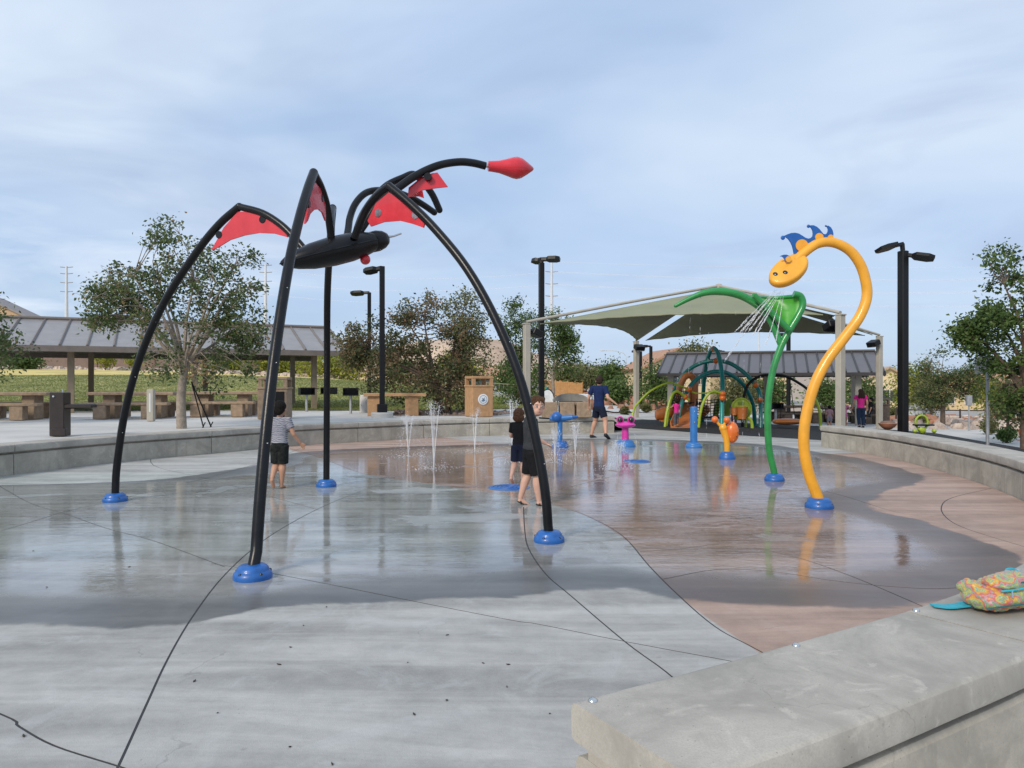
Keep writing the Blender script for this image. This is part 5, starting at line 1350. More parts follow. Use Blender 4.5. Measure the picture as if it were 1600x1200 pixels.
# distant trees, each its own
FT = [(462, 568, 552, 600, 74, LF_YEL, 'yellow-green palo verde behind the lawn right of the shelter end'), (505, 562, 545, 595, 80, LF_OLV, 'olive tree beyond the lawn left of the lawn lamp'), (330, 378, 556, 588, 76, LF_YEL, 'bright yellow-green shrub tree behind the big oak trunk'),
      (395, 470, 548, 592, 78, LF_YEL, 'yellow-green tree behind the striped-shirt boy across the lawn'), (600, 660, 560, 605, 82, LF_GRN, 'green tree on the far slope behind the browning tree'), (690, 740, 555, 600, 80, LF_YEL, 'yellow-green tree on the far slope behind the grey young tree'),
      (768, 822, 568, 615, 64, LF_GRN, 'bushy green tree beside the front left cream sail post'), (866, 905, 580, 600, 90, LF_OLV, 'olive tree above the orange fence'), (898, 934, 578, 600, 95, LF_OLV, 'dusty olive tree below the grey roofed house'),
      (942, 968, 574, 600, 84, LF_GRN, 'round green tree right of the walking man'), (946, 975, 601, 622, 56, LF_GRN, 'low green shrub tree behind the walking man'), (1006, 1046, 568, 640, 52, LF_GRN, 'green tree beside the distant lamp post left of the arches'),
      (1066, 1112, 538, 590, 76, LF_OLV, 'feathery olive tree above the left end of the right shelter'), (1120, 1180, 585, 640, 50, LF_OLV, 'olive tree seen under the shelter behind the drum panel'), (1172, 1228, 588, 640, 52, LF_GRN, 'green tree seen under the shelter behind the green stem'),
      (1262, 1318, 588, 648, 46, LF_GRN, 'dense green tree under the shelter behind the yellow neck'), (1312, 1372, 586, 645, 48, LF_GRN, 'dense green tree under the shelter behind the woman'), (1400, 1452, 570, 648, 62, LF_YEL, 'pale yellow-green tree right of the twin lamp post'),
      (1436, 1474, 582, 650, 58, LF_OLV, 'olive tree behind the small multi-stemmed tree'), (1520, 1570, 588, 650, 52, LF_YEL, 'yellow-green tree beyond the road behind the sign post'), (1585, 1640, 590, 655, 50, LF_OLV, 'olive tree beyond the road at the right edge'),
      (20, 50, 548, 580, 66, LF_GRN, 'small dark green sapling before the brown wall at far left')]
for i, (u0, u1, v0, v1, d, m, lab) in enumerate(FT):
    p = at((u0 + u1) / 2, v1, d); p.z = gz(p.x, p.y); w = u1 - u0; h = v1 - v0; rnd = random.Random(100 + i)
    cr = [E(u0, u1, v0, v1 - h * .12, d), E(u0 + w * .1, u0 + w * .6, v0 + h * .1, v1 - h * .3, d), E(u0 + w * .4, u1, v0 + h * .2, v1 - h * .15, d)]
    tree('distant_tree', lab, p, EYE + (600 - v0) / FPX * d, cr, 2600, .0042 * d, m, BARKD, 200 + i, .25, .1, 46, (0, 0), 'trees far beyond the park', 5, (.012 * d, .02 * d), .6)
# low shrubs and agaves
SH = [(165, 562, 590, 70, LF_YEL, 'spiky yellow-green shrub before the brown wall, left one'), (210, 560, 588, 70, LF_YEL, 'spiky yellow-green shrub before the brown wall, right one'), (1010, 640, 652, 40, LF_OLV, 'low grey-green shrub near the rear cream sail post'), (1392, 640, 655, 50, LF_OLV, 'low round shrub across the road by the twin lamp'),
      (1545, 655, 676, 27, LF_OLV, 'low shrub in the gravel left of the sign post foot'), (1572, 668, 688, 22, LF_GRN, 'low dark shrub in the gravel under the right-hand tree'), (1440, 648, 660, 38, LF_OLV, 'low shrub along the far path by the spring rider'),
      (1000, 622, 634, 55, LF_OLV, 'low shrub on the red gravel behind the rear sail post'), (975, 640, 650, 36, LF_OLV, 'low shrub beside the path end'), (850, 606, 618, 58, LF_YEL, 'low dry shrub in front of the orange fence')]
for i, (u, v0, v1, d, m, lab) in enumerate(SH):
    p = at(u, v1, d); p.z = gz(p.x, p.y); w = (v1 - v0) * .75
    rnd = random.Random(400 + i); t = thing('low_shrub', lab, 'shrub', 'low desert shrubs', p.to_tuple()); h = (v1 - v0) / FPX * d
    st = MB(); cl = []
    for k in range(14):
        a = rnd.uniform(0, 6.28); e = p + Vector((math.cos(a) * h * .6 * rnd.random(), math.sin(a) * h * .6 * rnd.random(), h * rnd.uniform(.5, 1))); st.tube([p, p.lerp(e, .5) + Vector((0, 0, .05)), e], [.02, .014, .006], 4); cl.append((e, h * .35)); cl.append((p.lerp(e, .6), h * .35))
    st.build('stems', BARKD, t); leaves(cl, 900, .0032 * d + .02, rnd, m, 'foliage', t, -.6)

# grass blades on the lawn (nobody could count them)
def grass():
    rnd = random.Random(77); poly = [(x, y) for x, y in lawn]; vs, fs, tone = [], [], []
    n = 0
    while n < 85000:
        y = 27.3 + (rnd.random() ** 2.2) * 45; x = rnd.uniform(-.75, .06) * y
        if not inside(x, y, poly): continue
        n += 1; z = gz(x, y); s = .0009 * y; h = rnd.uniform(.018, .04) + .0003 * y; a = rnd.uniform(0, 6.28); dx, dy = math.cos(a) * s, math.sin(a) * s
        i = len(vs); vs += [(x - dx, y - dy, z - .01), (x + dx, y + dy, z - .01), (x + rnd.gauss(0, .03), y + rnd.gauss(0, .03), z + h)]; fs.append((i, i + 1, i + 2))
        tone.append(max(0, min(1, .45 + .28 * noise.noise(Vector((x * .35, y * .25, 3))) + rnd.gauss(0, .16))))
    me = bpy.data.meshes.new('grass'); me.from_pydata(vs, [], fs); a = me.attributes.new('tone', 'FLOAT', 'FACE'); a.data.foreach_set('value', tone)
    me.materials.append(leaf_mat('mown_grass_blade', [(0, (.13, .165, .04)), (.5, (.22, .245, .065)), (.8, (.33, .30, .10)), (1, (.42, .35, .14))]))
    o = bpy.data.objects.new('grass', me); COL.objects.link(o); tag(o, 'short mown grass of the lawn behind the terrace', 'grass', kind='stuff')
grass()

# ================================================================ FAR WALLS, ROCKS, FENCES, HOUSES
ROCK = mat('pinkish_tan_boulder', (.42, .31, .25), .9, .25, 3, .6, 12, sub=(.52, .43, .36))
def far_wall(label, pts, h, m, name='garden_wall', posts=4.0):
    P = [Vector((p.x, p.y, gz(p.x, p.y))) for p in pts]; t = thing(name, label, 'wall', None, P[0].to_tuple()); t['kind'] = 'thing'
    for a, b in zip(P, P[1:]):
        L = (b - a).length; n = max(1, int(L / posts)); ang = math.atan2(b.y - a.y, b.x - a.x)
        for k in range(n):
            q, r = a.lerp(b, k / n), a.lerp(b, (k + 1) / n); c = (q + r) / 2; z = max(q.z, r.z)
            MB().box((c.x, c.y, z + h / 2 - .3), (L / n - .02, .2, h + .6), rz(ang)).build('panel', m, t, smooth=False)
            MB().box((q.x, q.y, z + h / 2 - .25), (.42, .42, h + .7), rz(ang)).build('pilaster', m, t, smooth=False)
            MB().box((c.x, c.y, z + h + .04), (L / n - .02, .3, .08), rz(ang)).build('coping', m, t, smooth=False)
BWALL = mat('mauve_brown_block_wall', (.205, .145, .125), .9, .12, 1.5, .4, 20)
far_wall('long mauve-brown block wall beyond the lawn on the left', [at(u, 570, 80) for u in (-120, 60, 240, 420, 500)], 2.15, BWALL, posts=5)
def rocks(name, label, n, fn, r0, r1, m, seed):
    rnd = random.Random(seed); mb = MB()
    for _ in range(n):
        p, s = fn(rnd); r = rnd.uniform(r0, r1) * s
        vs = [Vector(q).normalized() * r * rnd.uniform(.7, 1.15) for q in ((1, 0, 0), (.5, .8, 0), (-.5, .8, 0), (-1, 0, 0), (-.5, -.8, 0), (.5, -.8, 0), (.5, .3, .7), (-.4, .4, .7), (-.4, -.4, .7), (.4, -.4, .7))]
        fs = [(0, 1, 6), (1, 2, 7, 6), (2, 3, 7), (3, 4, 8), (3, 8, 7), (4, 5, 9, 8), (5, 0, 9), (0, 6, 9), (6, 7, 8, 9)]
        R_ = rz(rnd.uniform(0, 6)); mb.add([R_ @ v + p for v in vs], fs)
    return tag(mb.build(name, m, None, smooth=False), label, 'rocks', kind='stuff')
def band(u0, u1, v0, v1):
    def f(rnd):
        p = gp(rnd.uniform(u0, u1), rnd.uniform(v0, v1)); return p, p.y / 70
    return f
rocks('boulders', 'band of pinkish boulders at the foot of the brown wall', 330, lambda r: ((lambda u: (Vector((at(u, 0, 1).x * (d_ := r.uniform(71, 78)), d_, gz(at(u, 0, 1).x * d_, d_))), 1.0))(r.uniform(-40, 520))), .18, .55, ROCK, 51)
rocks('boulders', 'reddish rocks scattered beside the far path', 150, band(900, 1080, 612, 640), .25, .7, mat('red_lava_rock', (.33, .16, .10), .95, .25, 3, .5, 12), 52)
rocks('boulders', 'pale rocks in the gravel beyond the right path', 130, band(1400, 1640, 657, 672), .3, .85, ROCK, 53)
rocks('boulders', 'red gravel rocks along the near side of the road', 200, band(1385, 1650, 655, 662), .3, .7, MATS['red_lava_rock'], 54)
rocks('boulders', 'small landscape stones under the young trees', 160, lambda r: (Vector((r.uniform(-4.2, -.2), r.uniform(23.6, 27.0), .49)), 1), .04, .13, mat('brown_tree_well_stone', (.22, .16, .13), .95, .25, 6), 55)
sheet('tree_well', [(-4.3, 23.4), (-.9, 23.4), (.2, 25.2), (.0, 27.0), (-3.4, 26.9), (-4.4, 25)], mat('brown_mulch', (.17, .12, .095), .95, .3, 6, .8, 30), .004, 1.5)

def rail_fence(label, pts, h, gap, m, picket=.035, panelw=2.4):
    P = [Vector((p.x, p.y, gz(p.x, p.y))) for p in pts]; t = thing('metal_fence', label, 'fence', 'thin metal fences along the far side', P[0].to_tuple())
    for a, b in zip(P, P[1:]):
        L = (b - a).length; n = max(1, int(L / panelw))
        for k in range(n):
            q, r = a.lerp(b, k / n), a.lerp(b, (k + 1) / n)
            MB().tube([q, q + Vector((0, 0, h + .08))], picket * 1.2, 5).build('post', m, t)
            pn = MB()
            for z in (.12, h): pn.tube([q + Vector((0, 0, z)), r + Vector((0, 0, z))], picket * .8, 4)
            m_ = int((r - q).length / gap)
            for j in range(1, m_): w = q.lerp(r, j / m_); pn.tube([w + Vector((0, 0, .12)), w + Vector((0, 0, h))], picket * .5, 4)
            pn.build('fence_panel', m, t)
FEN = mat('tan_fence_metal', (.34, .28, .2), .6)
rail_fence('tan picket fence behind the browning tree on the far side of the lawn', [at(u, 590, 74) for u in (480, 560, 640, 700)], 1.1, .45, FEN)
rail_fence('tan picket fence beyond the lawn behind the two boys', [at(u, 610, 52) for u in (760, 860)], .95, .3, FEN, .03)
rail_fence('dark low rail fence beside the road on the right', [at(u, 655, 40) for u in (1400, 1500, 1620)], .7, 8, mat('dark_bollard_steel', (.05, .035, .03), .6), .04, 2.2)
WF = mat('orange_stained_wood', (.46, .235, .085), .85, .15, 4)
def wood_fence():
    a, b = at(852, 606, 66), at(910, 608, 66); t = thing('board_fence', 'orange-brown wooden board fence behind the middle lamp post', 'fence', None, a.to_tuple()); n = 20
    for k in range(n):
        q = a.lerp(b, (k + .5) / n); z = gz(q.x, q.y); MB().box((q.x, q.y, z + .75), ((b - a).length / n * .94, .04, 1.6 + .03 * (k % 3))).build('board', WF, t, smooth=False)
    for k in range(6):
        q = a.lerp(b, k / 5); z = gz(q.x, q.y); MB().box((q.x, q.y + .08, z + .8), (.12, .1, 1.7)).build('post', WF, t, smooth=False)
wood_fence()

STU = [mat('cream_stucco', (.66, .51, .30), .9, .06, 1, .2, 20), mat('tan_stucco', (.52, .37, .23), .9, .06, 1, .2, 20), mat('pale_yellow_stucco', (.72, .58, .36), .9, .06, 1, .2, 20), mat('pinkish_stucco', (.55, .37, .28), .9, .06, 1, .2, 20)]  # bright warm stucco colours stand in for sunlight on the distant houses
TILE = [mat('terracotta_roof_tile', (.42, .235, .15), .85, .2, 3, .5, 6), mat('pale_tan_roof_tile', (.47, .34, .25), .85, .15, 3, .5, 6), mat('grey_roof_tile', (.27, .25, .25), .85, .15, 3, .5, 6)]
GLS = mat('dark_window_glass', (.04, .05, .065), .12, .2, 3)
TRIM = mat('pale_house_trim', (.66, .58, .47), .8, .05, 3)
def house(label, u0, u1, ve, vp, vb, d, wm, rm, wins, depth=9, axis_x=True, a=0.0):
    """u0-u1 front wall, ve eave, vp ridge, vb base (pixels at depth d); axis_x: ridge runs sideways, else gable faces us"""
    A, B = at(u0, ve, d), at(u1, ve, d); zb = min(EYE + (600 - vb) / FPX * d, gz((A.x + B.x) / 2, d)); ze, zp = A.z, EYE + (600 - vp) / FPX * d
    w = B.x - A.x; cx = (A.x + B.x) / 2; t = thing('house', label, 'house', 'stucco houses beyond the park', (cx, d, zb))
    M = rz(a); o = Vector((cx, d, 0))
    def W_(x, y, z): return o + M @ Vector((x, y, z))
    MB().box(W_(0, depth / 2, (zb + ze) / 2 - .5), (w, depth, ze - zb + 1), M).build('wall', wm, t, smooth=False)
    ov = .45; h = w / 2 + ov
    if axis_x:
        rf = MB(); e0, e1 = -ov, depth + ov
        vs = [W_(-h, e0, ze - .1), W_(h, e0, ze - .1), W_(h, e1, ze - .1), W_(-h, e1, ze - .1), W_(-h + 1.5, depth / 2, zp), W_(h - 1.5, depth / 2, zp)]
        rf.add(vs, [(0, 1, 5, 4), (2, 3, 4, 5), (1, 2, 5), (3, 0, 4), (3, 2, 1, 0)]).build('roof', rm, t, smooth=False)
    else:
        th = .22
        for s in (-1, 1):
            pts = [W_(0, -ov, zp), W_(s * h, -ov, ze - .15), W_(s * h, depth + ov, ze - .15), W_(0, depth + ov, zp)]
            nr = (pts[1] - pts[0]).cross(pts[3] - pts[0]); MB().plate3(pts, th, nr).build('roof', rm, t, smooth=False)
        MB().plate3([W_(-w / 2, .1, ze - .05), W_(w / 2, .1, ze - .05), W_(0, .1, zp - .12)], .2, M @ Vector((0, 1, 0))).build('gable', wm, t, smooth=False)
    for (fx, fz, ww, wh) in wins:
        x = (fx - .5) * w; z = lerp(zb, ze, fz); fr = MB().box(W_(x, -.03, z), (ww + .3, .1, wh + .3), M).build('window', TRIM, t, smooth=False)
        sub(MB().box(W_(x, -.075, z), (ww, .05, wh), M).build('pane', GLS, None, smooth=False), fr)
        sub(MB().box(W_(x, -.11, z), (.07, .04, wh), M).build('mullion', TRIM, None, smooth=False), fr)
    return t
house('brown gabled house roof corner above the shelter at the far left', -90, 40, 494, 463, 565, 92, STU[1], TILE[2], [(.9, .8, 1.0, 1.0)], 3, False)
house('cream two-storey house with gable left of the right shelter', 1004, 1112, 575, 545, 636, 84, STU[2], TILE[0], [(.16, .72, 1.2, 1.1), (.5, .72, 1.6, 1.1), (.85, .72, 1.2, 1.1), (.3, .28, 1.6, 1.2)], 9, False, .12)
house('cream two-storey house behind the shelter seen past the yellow neck', 1130, 1235, 580, 562, 640, 88, STU[0], TILE[0], [(.2, .7, 1.3, 1.1), (.7, .7, 1.3, 1.1), (.4, .25, 1.8, 1.3)])
house('cream two-storey house with balcony window right of the shelter', 1352, 1424, 594, 574, 648, 82, STU[2], TILE[1], [(.52, .55, 2.0, 1.2), (.9, .55, .8, 1.0), (.3, .2, 1.5, 1.2)], 8, False, -.06)
house('tan house beyond the road behind the small multi-stemmed tree', 1462, 1540, 606, 586, 648, 86, STU[0], TILE[3 % 3], [(.25, .6, 1.3, 1.1), (.7, .6, 1.3, 1.1)])
house('pink-tan house beyond the road behind the sign post', 1545, 1660, 600, 576, 648, 88, STU[3], TILE[0], [(.2, .62, 1.4, 1.2), (.6, .62, 1.4, 1.2)])
house('grey roofed house on the hillside right of the slender green tree', 918, 950, 588, 570, 606, 150, STU[0], TILE[2], [(.3, .5, 1.2, 1.2)], 10, False, .3)
house('tan tiled house on the hillside behind the walking man', 868, 918, 584, 568, 604, 155, STU[2], TILE[1], [(.8, .4, 1.3, 1.6)])
house('cream house with dark doorway left of the rear cream sail post', 962, 992, 590, 575, 606, 135, STU[2], TILE[0], [(.3, .4, 1.4, 1.8), (.7, .5, .9, 1.2)], 9, False, .25)
house('small tan house on the hillside behind the young trees', 742, 800, 586, 570, 604, 140, STU[0], TILE[0], [(.4, .5, 1.3, 1.2)])
house('long tan house at the hill foot behind the lawn lamp', 556, 640, 583, 569, 598, 150, STU[2], TILE[1], [(.3, .5, 1.3, 1.2), (.7, .5, 1.3, 1.2)])

def car():
    p = at(752, 602, 72); p.z = gz(p.x, p.y) + .02; t = thing('parked_car', 'blue-grey car on the road beyond the young trees', 'car', None, p.to_tuple())
    PNT = mat('blue_grey_car_paint', (.06, .085, .12), .25, .1, 3, coat=.6)
    out = [(-2.2, .35), (-2.2, .75), (-1.9, .88), (-1.1, .95), (-.6, 1.42), (.8, 1.45), (1.5, 1.0), (2.1, .92), (2.25, .7), (2.25, .35)]
    F = Matrix.Rotation(R(90), 4, 'X'); F.translation = p
    MB().plate(out, 1.7, F).build('body', PNT, t, smooth=False)
    F2 = F.copy(); MB().plate([(-.95, 1.0), (-.5, 1.36), (.72, 1.38), (1.25, 1.0)], 1.72, F2).build('side_window', GLS, t, smooth=False)
    for x in (-1.4, 1.4):
        for y in (-.82, .82):
            w = MB().lathe([(.33, -.1), (.33, .1)], p + Vector((x, y, .33)), 18, (0, 1, 0)).build('wheel', BLK, t); sub(MB().lathe([(.2, -.11), (.2, .11)], p + Vector((x, y, .33)), 14, (0, 1, 0)).build('rim', GREYMET, None), w)
car()

# ---- transmission poles and wires
def pylon(u, top, vb, d, lab, arms):
    p = at(u, vb, d); zt = EYE + (600 - top) / FPX * d; p.z = gz(p.x, min(p.y, 200)) - 3
    t = thing('transmission_pole', lab, 'power pole', 'tall steel power poles on the skyline', p.to_tuple())
    MB().tube([p, Vector((p.x, p.y, zt))], [.0035 * d, .0014 * d], 10).build('pole', WHT, t)
    for v in arms:
        z = EYE + (600 - v) / FPX * d; hw = .0085 * d
        MB().tube([Vector((p.x - hw, p.y, z + .2)), Vector((p.x, p.y, z)), Vector((p.x + hw, p.y, z + .2))], .0006 * d, 5).build('cross_arm', mat('dull_arm_steel', (.3, .31, .33), .6), t)
    return p
pylon(104, 416, 500, 270, 'steel power pole above the left shelter roof', (418, 428, 442, 456))
pylon(415, 412, 510, 290, 'steel power pole right of the big oak', (415, 426, 440))
pylon(862, 405, 540, 250, 'steel power pole behind the middle lamp post', (425, 444, 463))
WIRE = mat('bright_aluminium_wire', (.80, .82, .85), .5)
def wire(lab, v0, v1, sag, d0=250, u1=1950, d1=235, du=0):
    a, b = at(862 + du, v0, d0), at(u1, v1, d1); P = []
    for i in range(41):
        s = i / 40; q = a.lerp(b, s); q.z -= sag * 4 * s * (1 - s); P.append(q)
    tag(MB().tube(P, .035, 4).build('power_line', WIRE), lab, 'power line', 'power lines running right from the middle pole')
for k, (v0, v1, sg) in enumerate(((409, 405, 2.4), (424, 420, 3.2), (425.5, 424, 3.0), (444, 442, 3.0), (445.5, 446, 2.8), (463, 466, 2.8), (465, 470, 2.6))):
    wire(('topmost', 'second', 'third', 'fourth', 'fifth', 'sixth', 'lowest')[k] + ' power line crossing the sky to the right', v0, v1, sg, du=(-3 if k % 2 else 3))
def wire_left(lab, v0, sag):
    a, b = at(862, v0, 250), at(415, v0 - 4, 290); P = [a.lerp(b, i / 30) - Vector((0, 0, sag * 4 * (i / 30) * (1 - i / 30))) for i in range(31)]
    tag(MB().tube(P, .032, 4).build('power_line', WIRE), lab, 'power line', 'power lines between the middle and left poles')
wire_left('upper power line between the left and middle poles', 425, 3.0); wire_left('middle power line between the left and middle poles', 444, 3.0); wire_left('lower power line between the left and middle poles', 463, 3.0)

# tree stakes and straps of the young oak
def stakes():
    b = gpz(284, 669); t = thing('tree_guy', 'black guy straps staked right of the oak trunk', 'guy strap', None, b.to_tuple()); s = b + Vector((.22, 0, 1.05))
    for u, v in ((318, 668), (330, 667)):
        e = gpz(u, v); MB().tube([s, e], .016, 6).build('strap', BLK, t); MB().tube([e + Vector((-.03, 0, -.02)), e + Vector((.04, 0, .12))], .012, 6).build('stake', BLK, t)
    b = b1.copy(); t = thing('tree_guy', 'black stakes guying the browning young tree', 'guy strap', None, b.to_tuple())
    for dx in (-.35, .35): MB().tube([b + Vector((dx * .15, 0, .9)), b + Vector((dx, -.3, 0))], .02, 6).build('strap', BLK, t)
stakes()

# ================================================================ PEOPLE
SKIN = {k: mat('skin_' + k, c, .5, .06, 12, spec=.35) for k, c in (('light', (.60, .36, .27)), ('tan', (.46, .25, .165)), ('warm', (.52, .29, .20)))}
def cloth(name, col, var=.18): return mat(name, col, .9, var, 14, .6, 40, spec=.15)
def striped(name):
    m = bpy.data.materials.new(name); m.use_nodes = True; nt = m.node_tree; n, l = nt.nodes, nt.links; b = n['Principled BSDF']
    g = n.new('ShaderNodeNewGeometry'); w = n.new('ShaderNodeTexWave'); w.bands_direction = 'Z'; w.inputs['Scale'].default_value = 11; w.inputs['Distortion'].default_value = 1.6; w.inputs['Detail'].default_value = 2; w.inputs['Detail Scale'].default_value = 2.5
    l.new(g.outputs['Position'], w.inputs['Vector']); r = n.new('ShaderNodeValToRGB'); r.color_ramp.elements[0].position = .36; r.color_ramp.elements[1].position = .5
    r.color_ramp.elements[0].color = (.055, .06, .085, 1); r.color_ramp.elements[1].color = (.42, .42, .47, 1); l.new(w.outputs['Fac'], r.inputs[0]); l.new(r.outputs[0], b.inputs['Base Color']); b.inputs['Roughness'].default_value = .9
    return m
def rainbow(name, sc=14):
    m = bpy.data.materials.new(name); m.use_nodes = True; nt = m.node_tree; n, l = nt.nodes, nt.links; b = n['Principled BSDF']
    g = n.new('ShaderNodeNewGeometry'); w = n.new('ShaderNodeTexWave'); w.bands_direction = 'Z'; w.inputs['Scale'].default_value = sc; w.inputs['Distortion'].default_value = 1
    l.new(g.outputs['Position'], w.inputs['Vector']); r = n.new('ShaderNodeValToRGB'); e = r.color_ramp.elements; e[0].color = (.5, .06, .2, 1); e[1].color = (.55, .45, .5, 1)
    for p, c in ((.3, (.6, .4, .08, 1)), (.55, (.08, .35, .4, 1)), (.8, (.3, .12, .4, 1))): e.new(p).color = c
    l.new(w.outputs['Fac'], r.inputs[0]); l.new(r.outputs[0], b.inputs['Base Color']); b.inputs['Roughness'].default_value = .85
    return m
def fuse(mb, name, m, parent, vox, smooth=6, loc=None):
    """melt overlapping shapes into one continuous surface"""
    me = bpy.data.meshes.new(name); me.from_pydata(mb.v, [], mb.f); bm = bmesh.new(); bm.from_mesh(me); bmesh.ops.recalc_face_normals(bm, faces=bm.faces); bm.to_mesh(me); bm.free()
    o = bpy.data.objects.new(name, me); COL.objects.link(o)
    r = o.modifiers.new('r', 'REMESH'); r.mode = 'VOXEL'; r.voxel_size = vox
    s = o.modifiers.new('s', 'SMOOTH'); s.factor = .5; s.iterations = smooth
    dg = bpy.context.evaluated_depsgraph_get(); new = bpy.data.meshes.new_from_object(o.evaluated_get(dg)); o.modifiers.clear(); o.data = new
    new.shade_smooth(); new.materials.clear(); new.materials.append(m); o.parent = parent
    return o
V = Vector
def person(label, loc, rot, H, J, wear, skin, hair, kid=False, vox=.009, shoes=None, sleeve=.62, short=.85, hairstyle='short', face=False, headrot=0.0, lean=0.0, cat='person', group=None):
    t = thing('person', label, cat, group, loc); t.rotation_euler = (0, 0, rot)
    hs = 1.22 if kid else 1.0; shz = .775 if kid else .815; shx = .098 if kid else .118
    j = dict(hipL=(-.052, 0, .49), hipR=(.052, 0, .49), knL=(-.056, .012, .275), knR=(.056, .012, .275), anL=(-.056, -.01, .045), anR=(.056, -.01, .045),
             shL=(-shx, 0, shz), shR=(shx, 0, shz), elL=(-shx - .035, -.015, shz - .17), elR=(shx + .035, -.015, shz - .17), wrL=(-shx - .04, .03, shz - .31), wrR=(shx + .04, .03, shz - .31), toeL=(0, 1, -.25), toeR=(0, 1, -.25))
    j.update(J); j = {k: V(v) for k, v in j.items()}
    hz = (.92 if not kid else .895); hc = V((0, .012 + lean, hz)); HR = rz(headrot)
    def torso(mb, g, z0, z1):
        rings = [(.455, .070, .056), (.49, .086, .064), (.53, .088, .064), (.585, .080, .056), (.65, .084, .058), (shz - .06, .096, .060), (shz - .015, .100, .054), (shz + .02, .070, .044), (shz + .038, .036, .036)]
        mb.loft([(V((0, 0, z)) , rx + g, ry + g, None) for z, rx, ry in rings if z0 <= z <= z1], 20)
    def sc(mb): mb.v = [tuple(V(v) * H) for v in mb.v]; return mb
    b = MB(); torso(b, -.004, 0, 1)
    b.tube([(0, 0, shz), (0, .004 + lean * .5, shz + .05), (0, .008 + lean, hz - .03)], [.034, .029, .030], 12)
    # head: skull, jaw, nose, ears
    def h(x, y, z): return hc + HR @ (V((x, y, z)) * hs)
    b.ball(h(0, -.006, .012), (.0545 * hs, .064 * hs, .060 * hs), 20, M=HR); b.ball(h(0, .014, -.030), (.040 * hs, .044 * hs, .042 * hs), 16, M=HR)
    b.ball(h(0, .060, -.008), (.009 * hs, .013 * hs, .014 * hs), 10, M=HR)
    for s in (-1, 1): b.ball(h(s * .056, -.004, -.004), (.007 * hs, .014 * hs, .018 * hs), 10, M=HR)
    for sd in 'LR':
        hp, kn, an = j['hip' + sd], j['kn' + sd], j['an' + sd]
        b.tube(spline([hp, hp.lerp(kn, .5), kn, kn.lerp(an, .35) + V((0, -.006, 0)), an], 4), [lerp(.056, .045, i / 7) if i < 8 else (lerp(.037, .040, (i - 8) / 4) if i < 12 else lerp(.039, .022, (i - 12) / 4)) for i in range(17)], 14)
        td = j['toe' + sd].normalized(); heel = an - td * .022 + V((0, 0, -.018)); b.loft([(heel + td * x, w, hh, td.to_track_quat('Z', 'Y').to_matrix()) for x, w, hh in ((0, .012, .014), (.012, .022, .026), (.05, .024, .024), (.09, .027, .016), (.118, .022, .010), (.126, .010, .006))], 12)
        sh, el, wr = j['sh' + sd], j['el' + sd], j['wr' + sd]; sg = -1 if sd == 'L' else 1
        b.tube(spline([sh - V((sg * .02, 0, 0)), sh.lerp(el, .5), el, el.lerp(wr, .3), wr], 4), [lerp(.034, .026, i / 8) if i < 9 else lerp(.027, .0165, (i - 9) / 7) for i in range(17)], 12)
        hd = (wr - el).normalized(); side = hd.cross(V((0, 0, 1)) if abs(hd.z) < .8 else V((0, 1, 0))).normalized(); pn = hd.cross(side)
        M = Matrix((side, pn, hd)).transposed()
        b.loft([(wr + hd * x, w, .011, M) for x, w in ((-.005, .015), (.02, .022), (.045, .023), (.055, .02))], 12)
        for k, (off, ln) in enumerate(((-.016, .034), (-.0055, .042), (.0055, .039), (.016, .030))):
            a = wr + hd * .05 + side * off; b.tube([a, a + hd * ln * .5 + pn * .004, a + hd * ln * .85 + pn * .014], [.0062, .0058, .005], 6)
        a = wr + hd * .018 + side * .02; b.tube([a, a + hd * .02 + side * .014, a + hd * .038 + side * .014 + pn * .008], [.007, .0065, .0055], 6)
    body = fuse(sc(b), 'body', SKIN[skin], t, vox, 4)
    s_ = MB(); torso(s_, .007, .48, 1)
    s_.v = [(x, y, z) for x, y, z in s_.v]
    for sd in 'LR':
        sh, el = j['sh' + sd], j['el' + sd]; sg = -1 if sd == 'L' else 1
        s_.tube([sh - V((sg * .03, 0, .004)), sh, sh.lerp(el, sleeve * .55), sh.lerp(el, sleeve)], [.040, .043, .040, .041], 14)
    fuse(sc(s_), 'shirt', wear[0], t, vox, 5)
    p_ = MB(); p_.loft([(V((0, 0, z)), rx, ry, None) for z, rx, ry in ((.43, .07, .06), (.455, .082, .067), (.49, .094, .072), (.525, .094, .071))], 20)
    for sd in 'LR':
        hp, kn, an = j['hip' + sd], j['kn' + sd], j['an' + sd]
        if short <= 1: e = hp.lerp(kn, short); pts = [hp, hp.lerp(e, .5), e]; rr = [.062, .060, .061]
        else: pts = [hp, kn, kn.lerp(an, .5), kn.lerp(an, .9)]; rr = [.061, .05, .045, .042]
        p_.tube(pts, rr, 16)
    fuse(sc(p_), 'trousers' if short > 1 else 'shorts', wear[1], t, vox, 5)
    hr = MB(); hr.ball(h(0, -.014, .022), (.0605 * hs, .066 * hs, .063 * hs), 22, M=HR)
    keep = lambda v: True
    if hairstyle == 'short': hr.ball(h(0, -.034, -.004), (.052 * hs, .042 * hs, .05 * hs), 18, M=HR)
    if hairstyle == 'fringe':
        hr.ball(h(0, -.034, -.008), (.055 * hs, .042 * hs, .055 * hs), 18, M=HR)
        for k in range(7): a = h(-.042 + .014 * k, .015, .066); hr.tube([a, h(-.044 + .0147 * k, .042 - .012 * abs(k - 3) / 3, .052), h(-.042 + .014 * k, .052 - .016 * abs(k - 3) / 3, .026 + .007 * (k % 2))], [.014 * hs, .011 * hs, .005 * hs], 6)
    if hairstyle == 'bob': hr.ball(h(0, -.022, -.022), (.064 * hs, .054 * hs, .056 * hs), 20, M=HR)
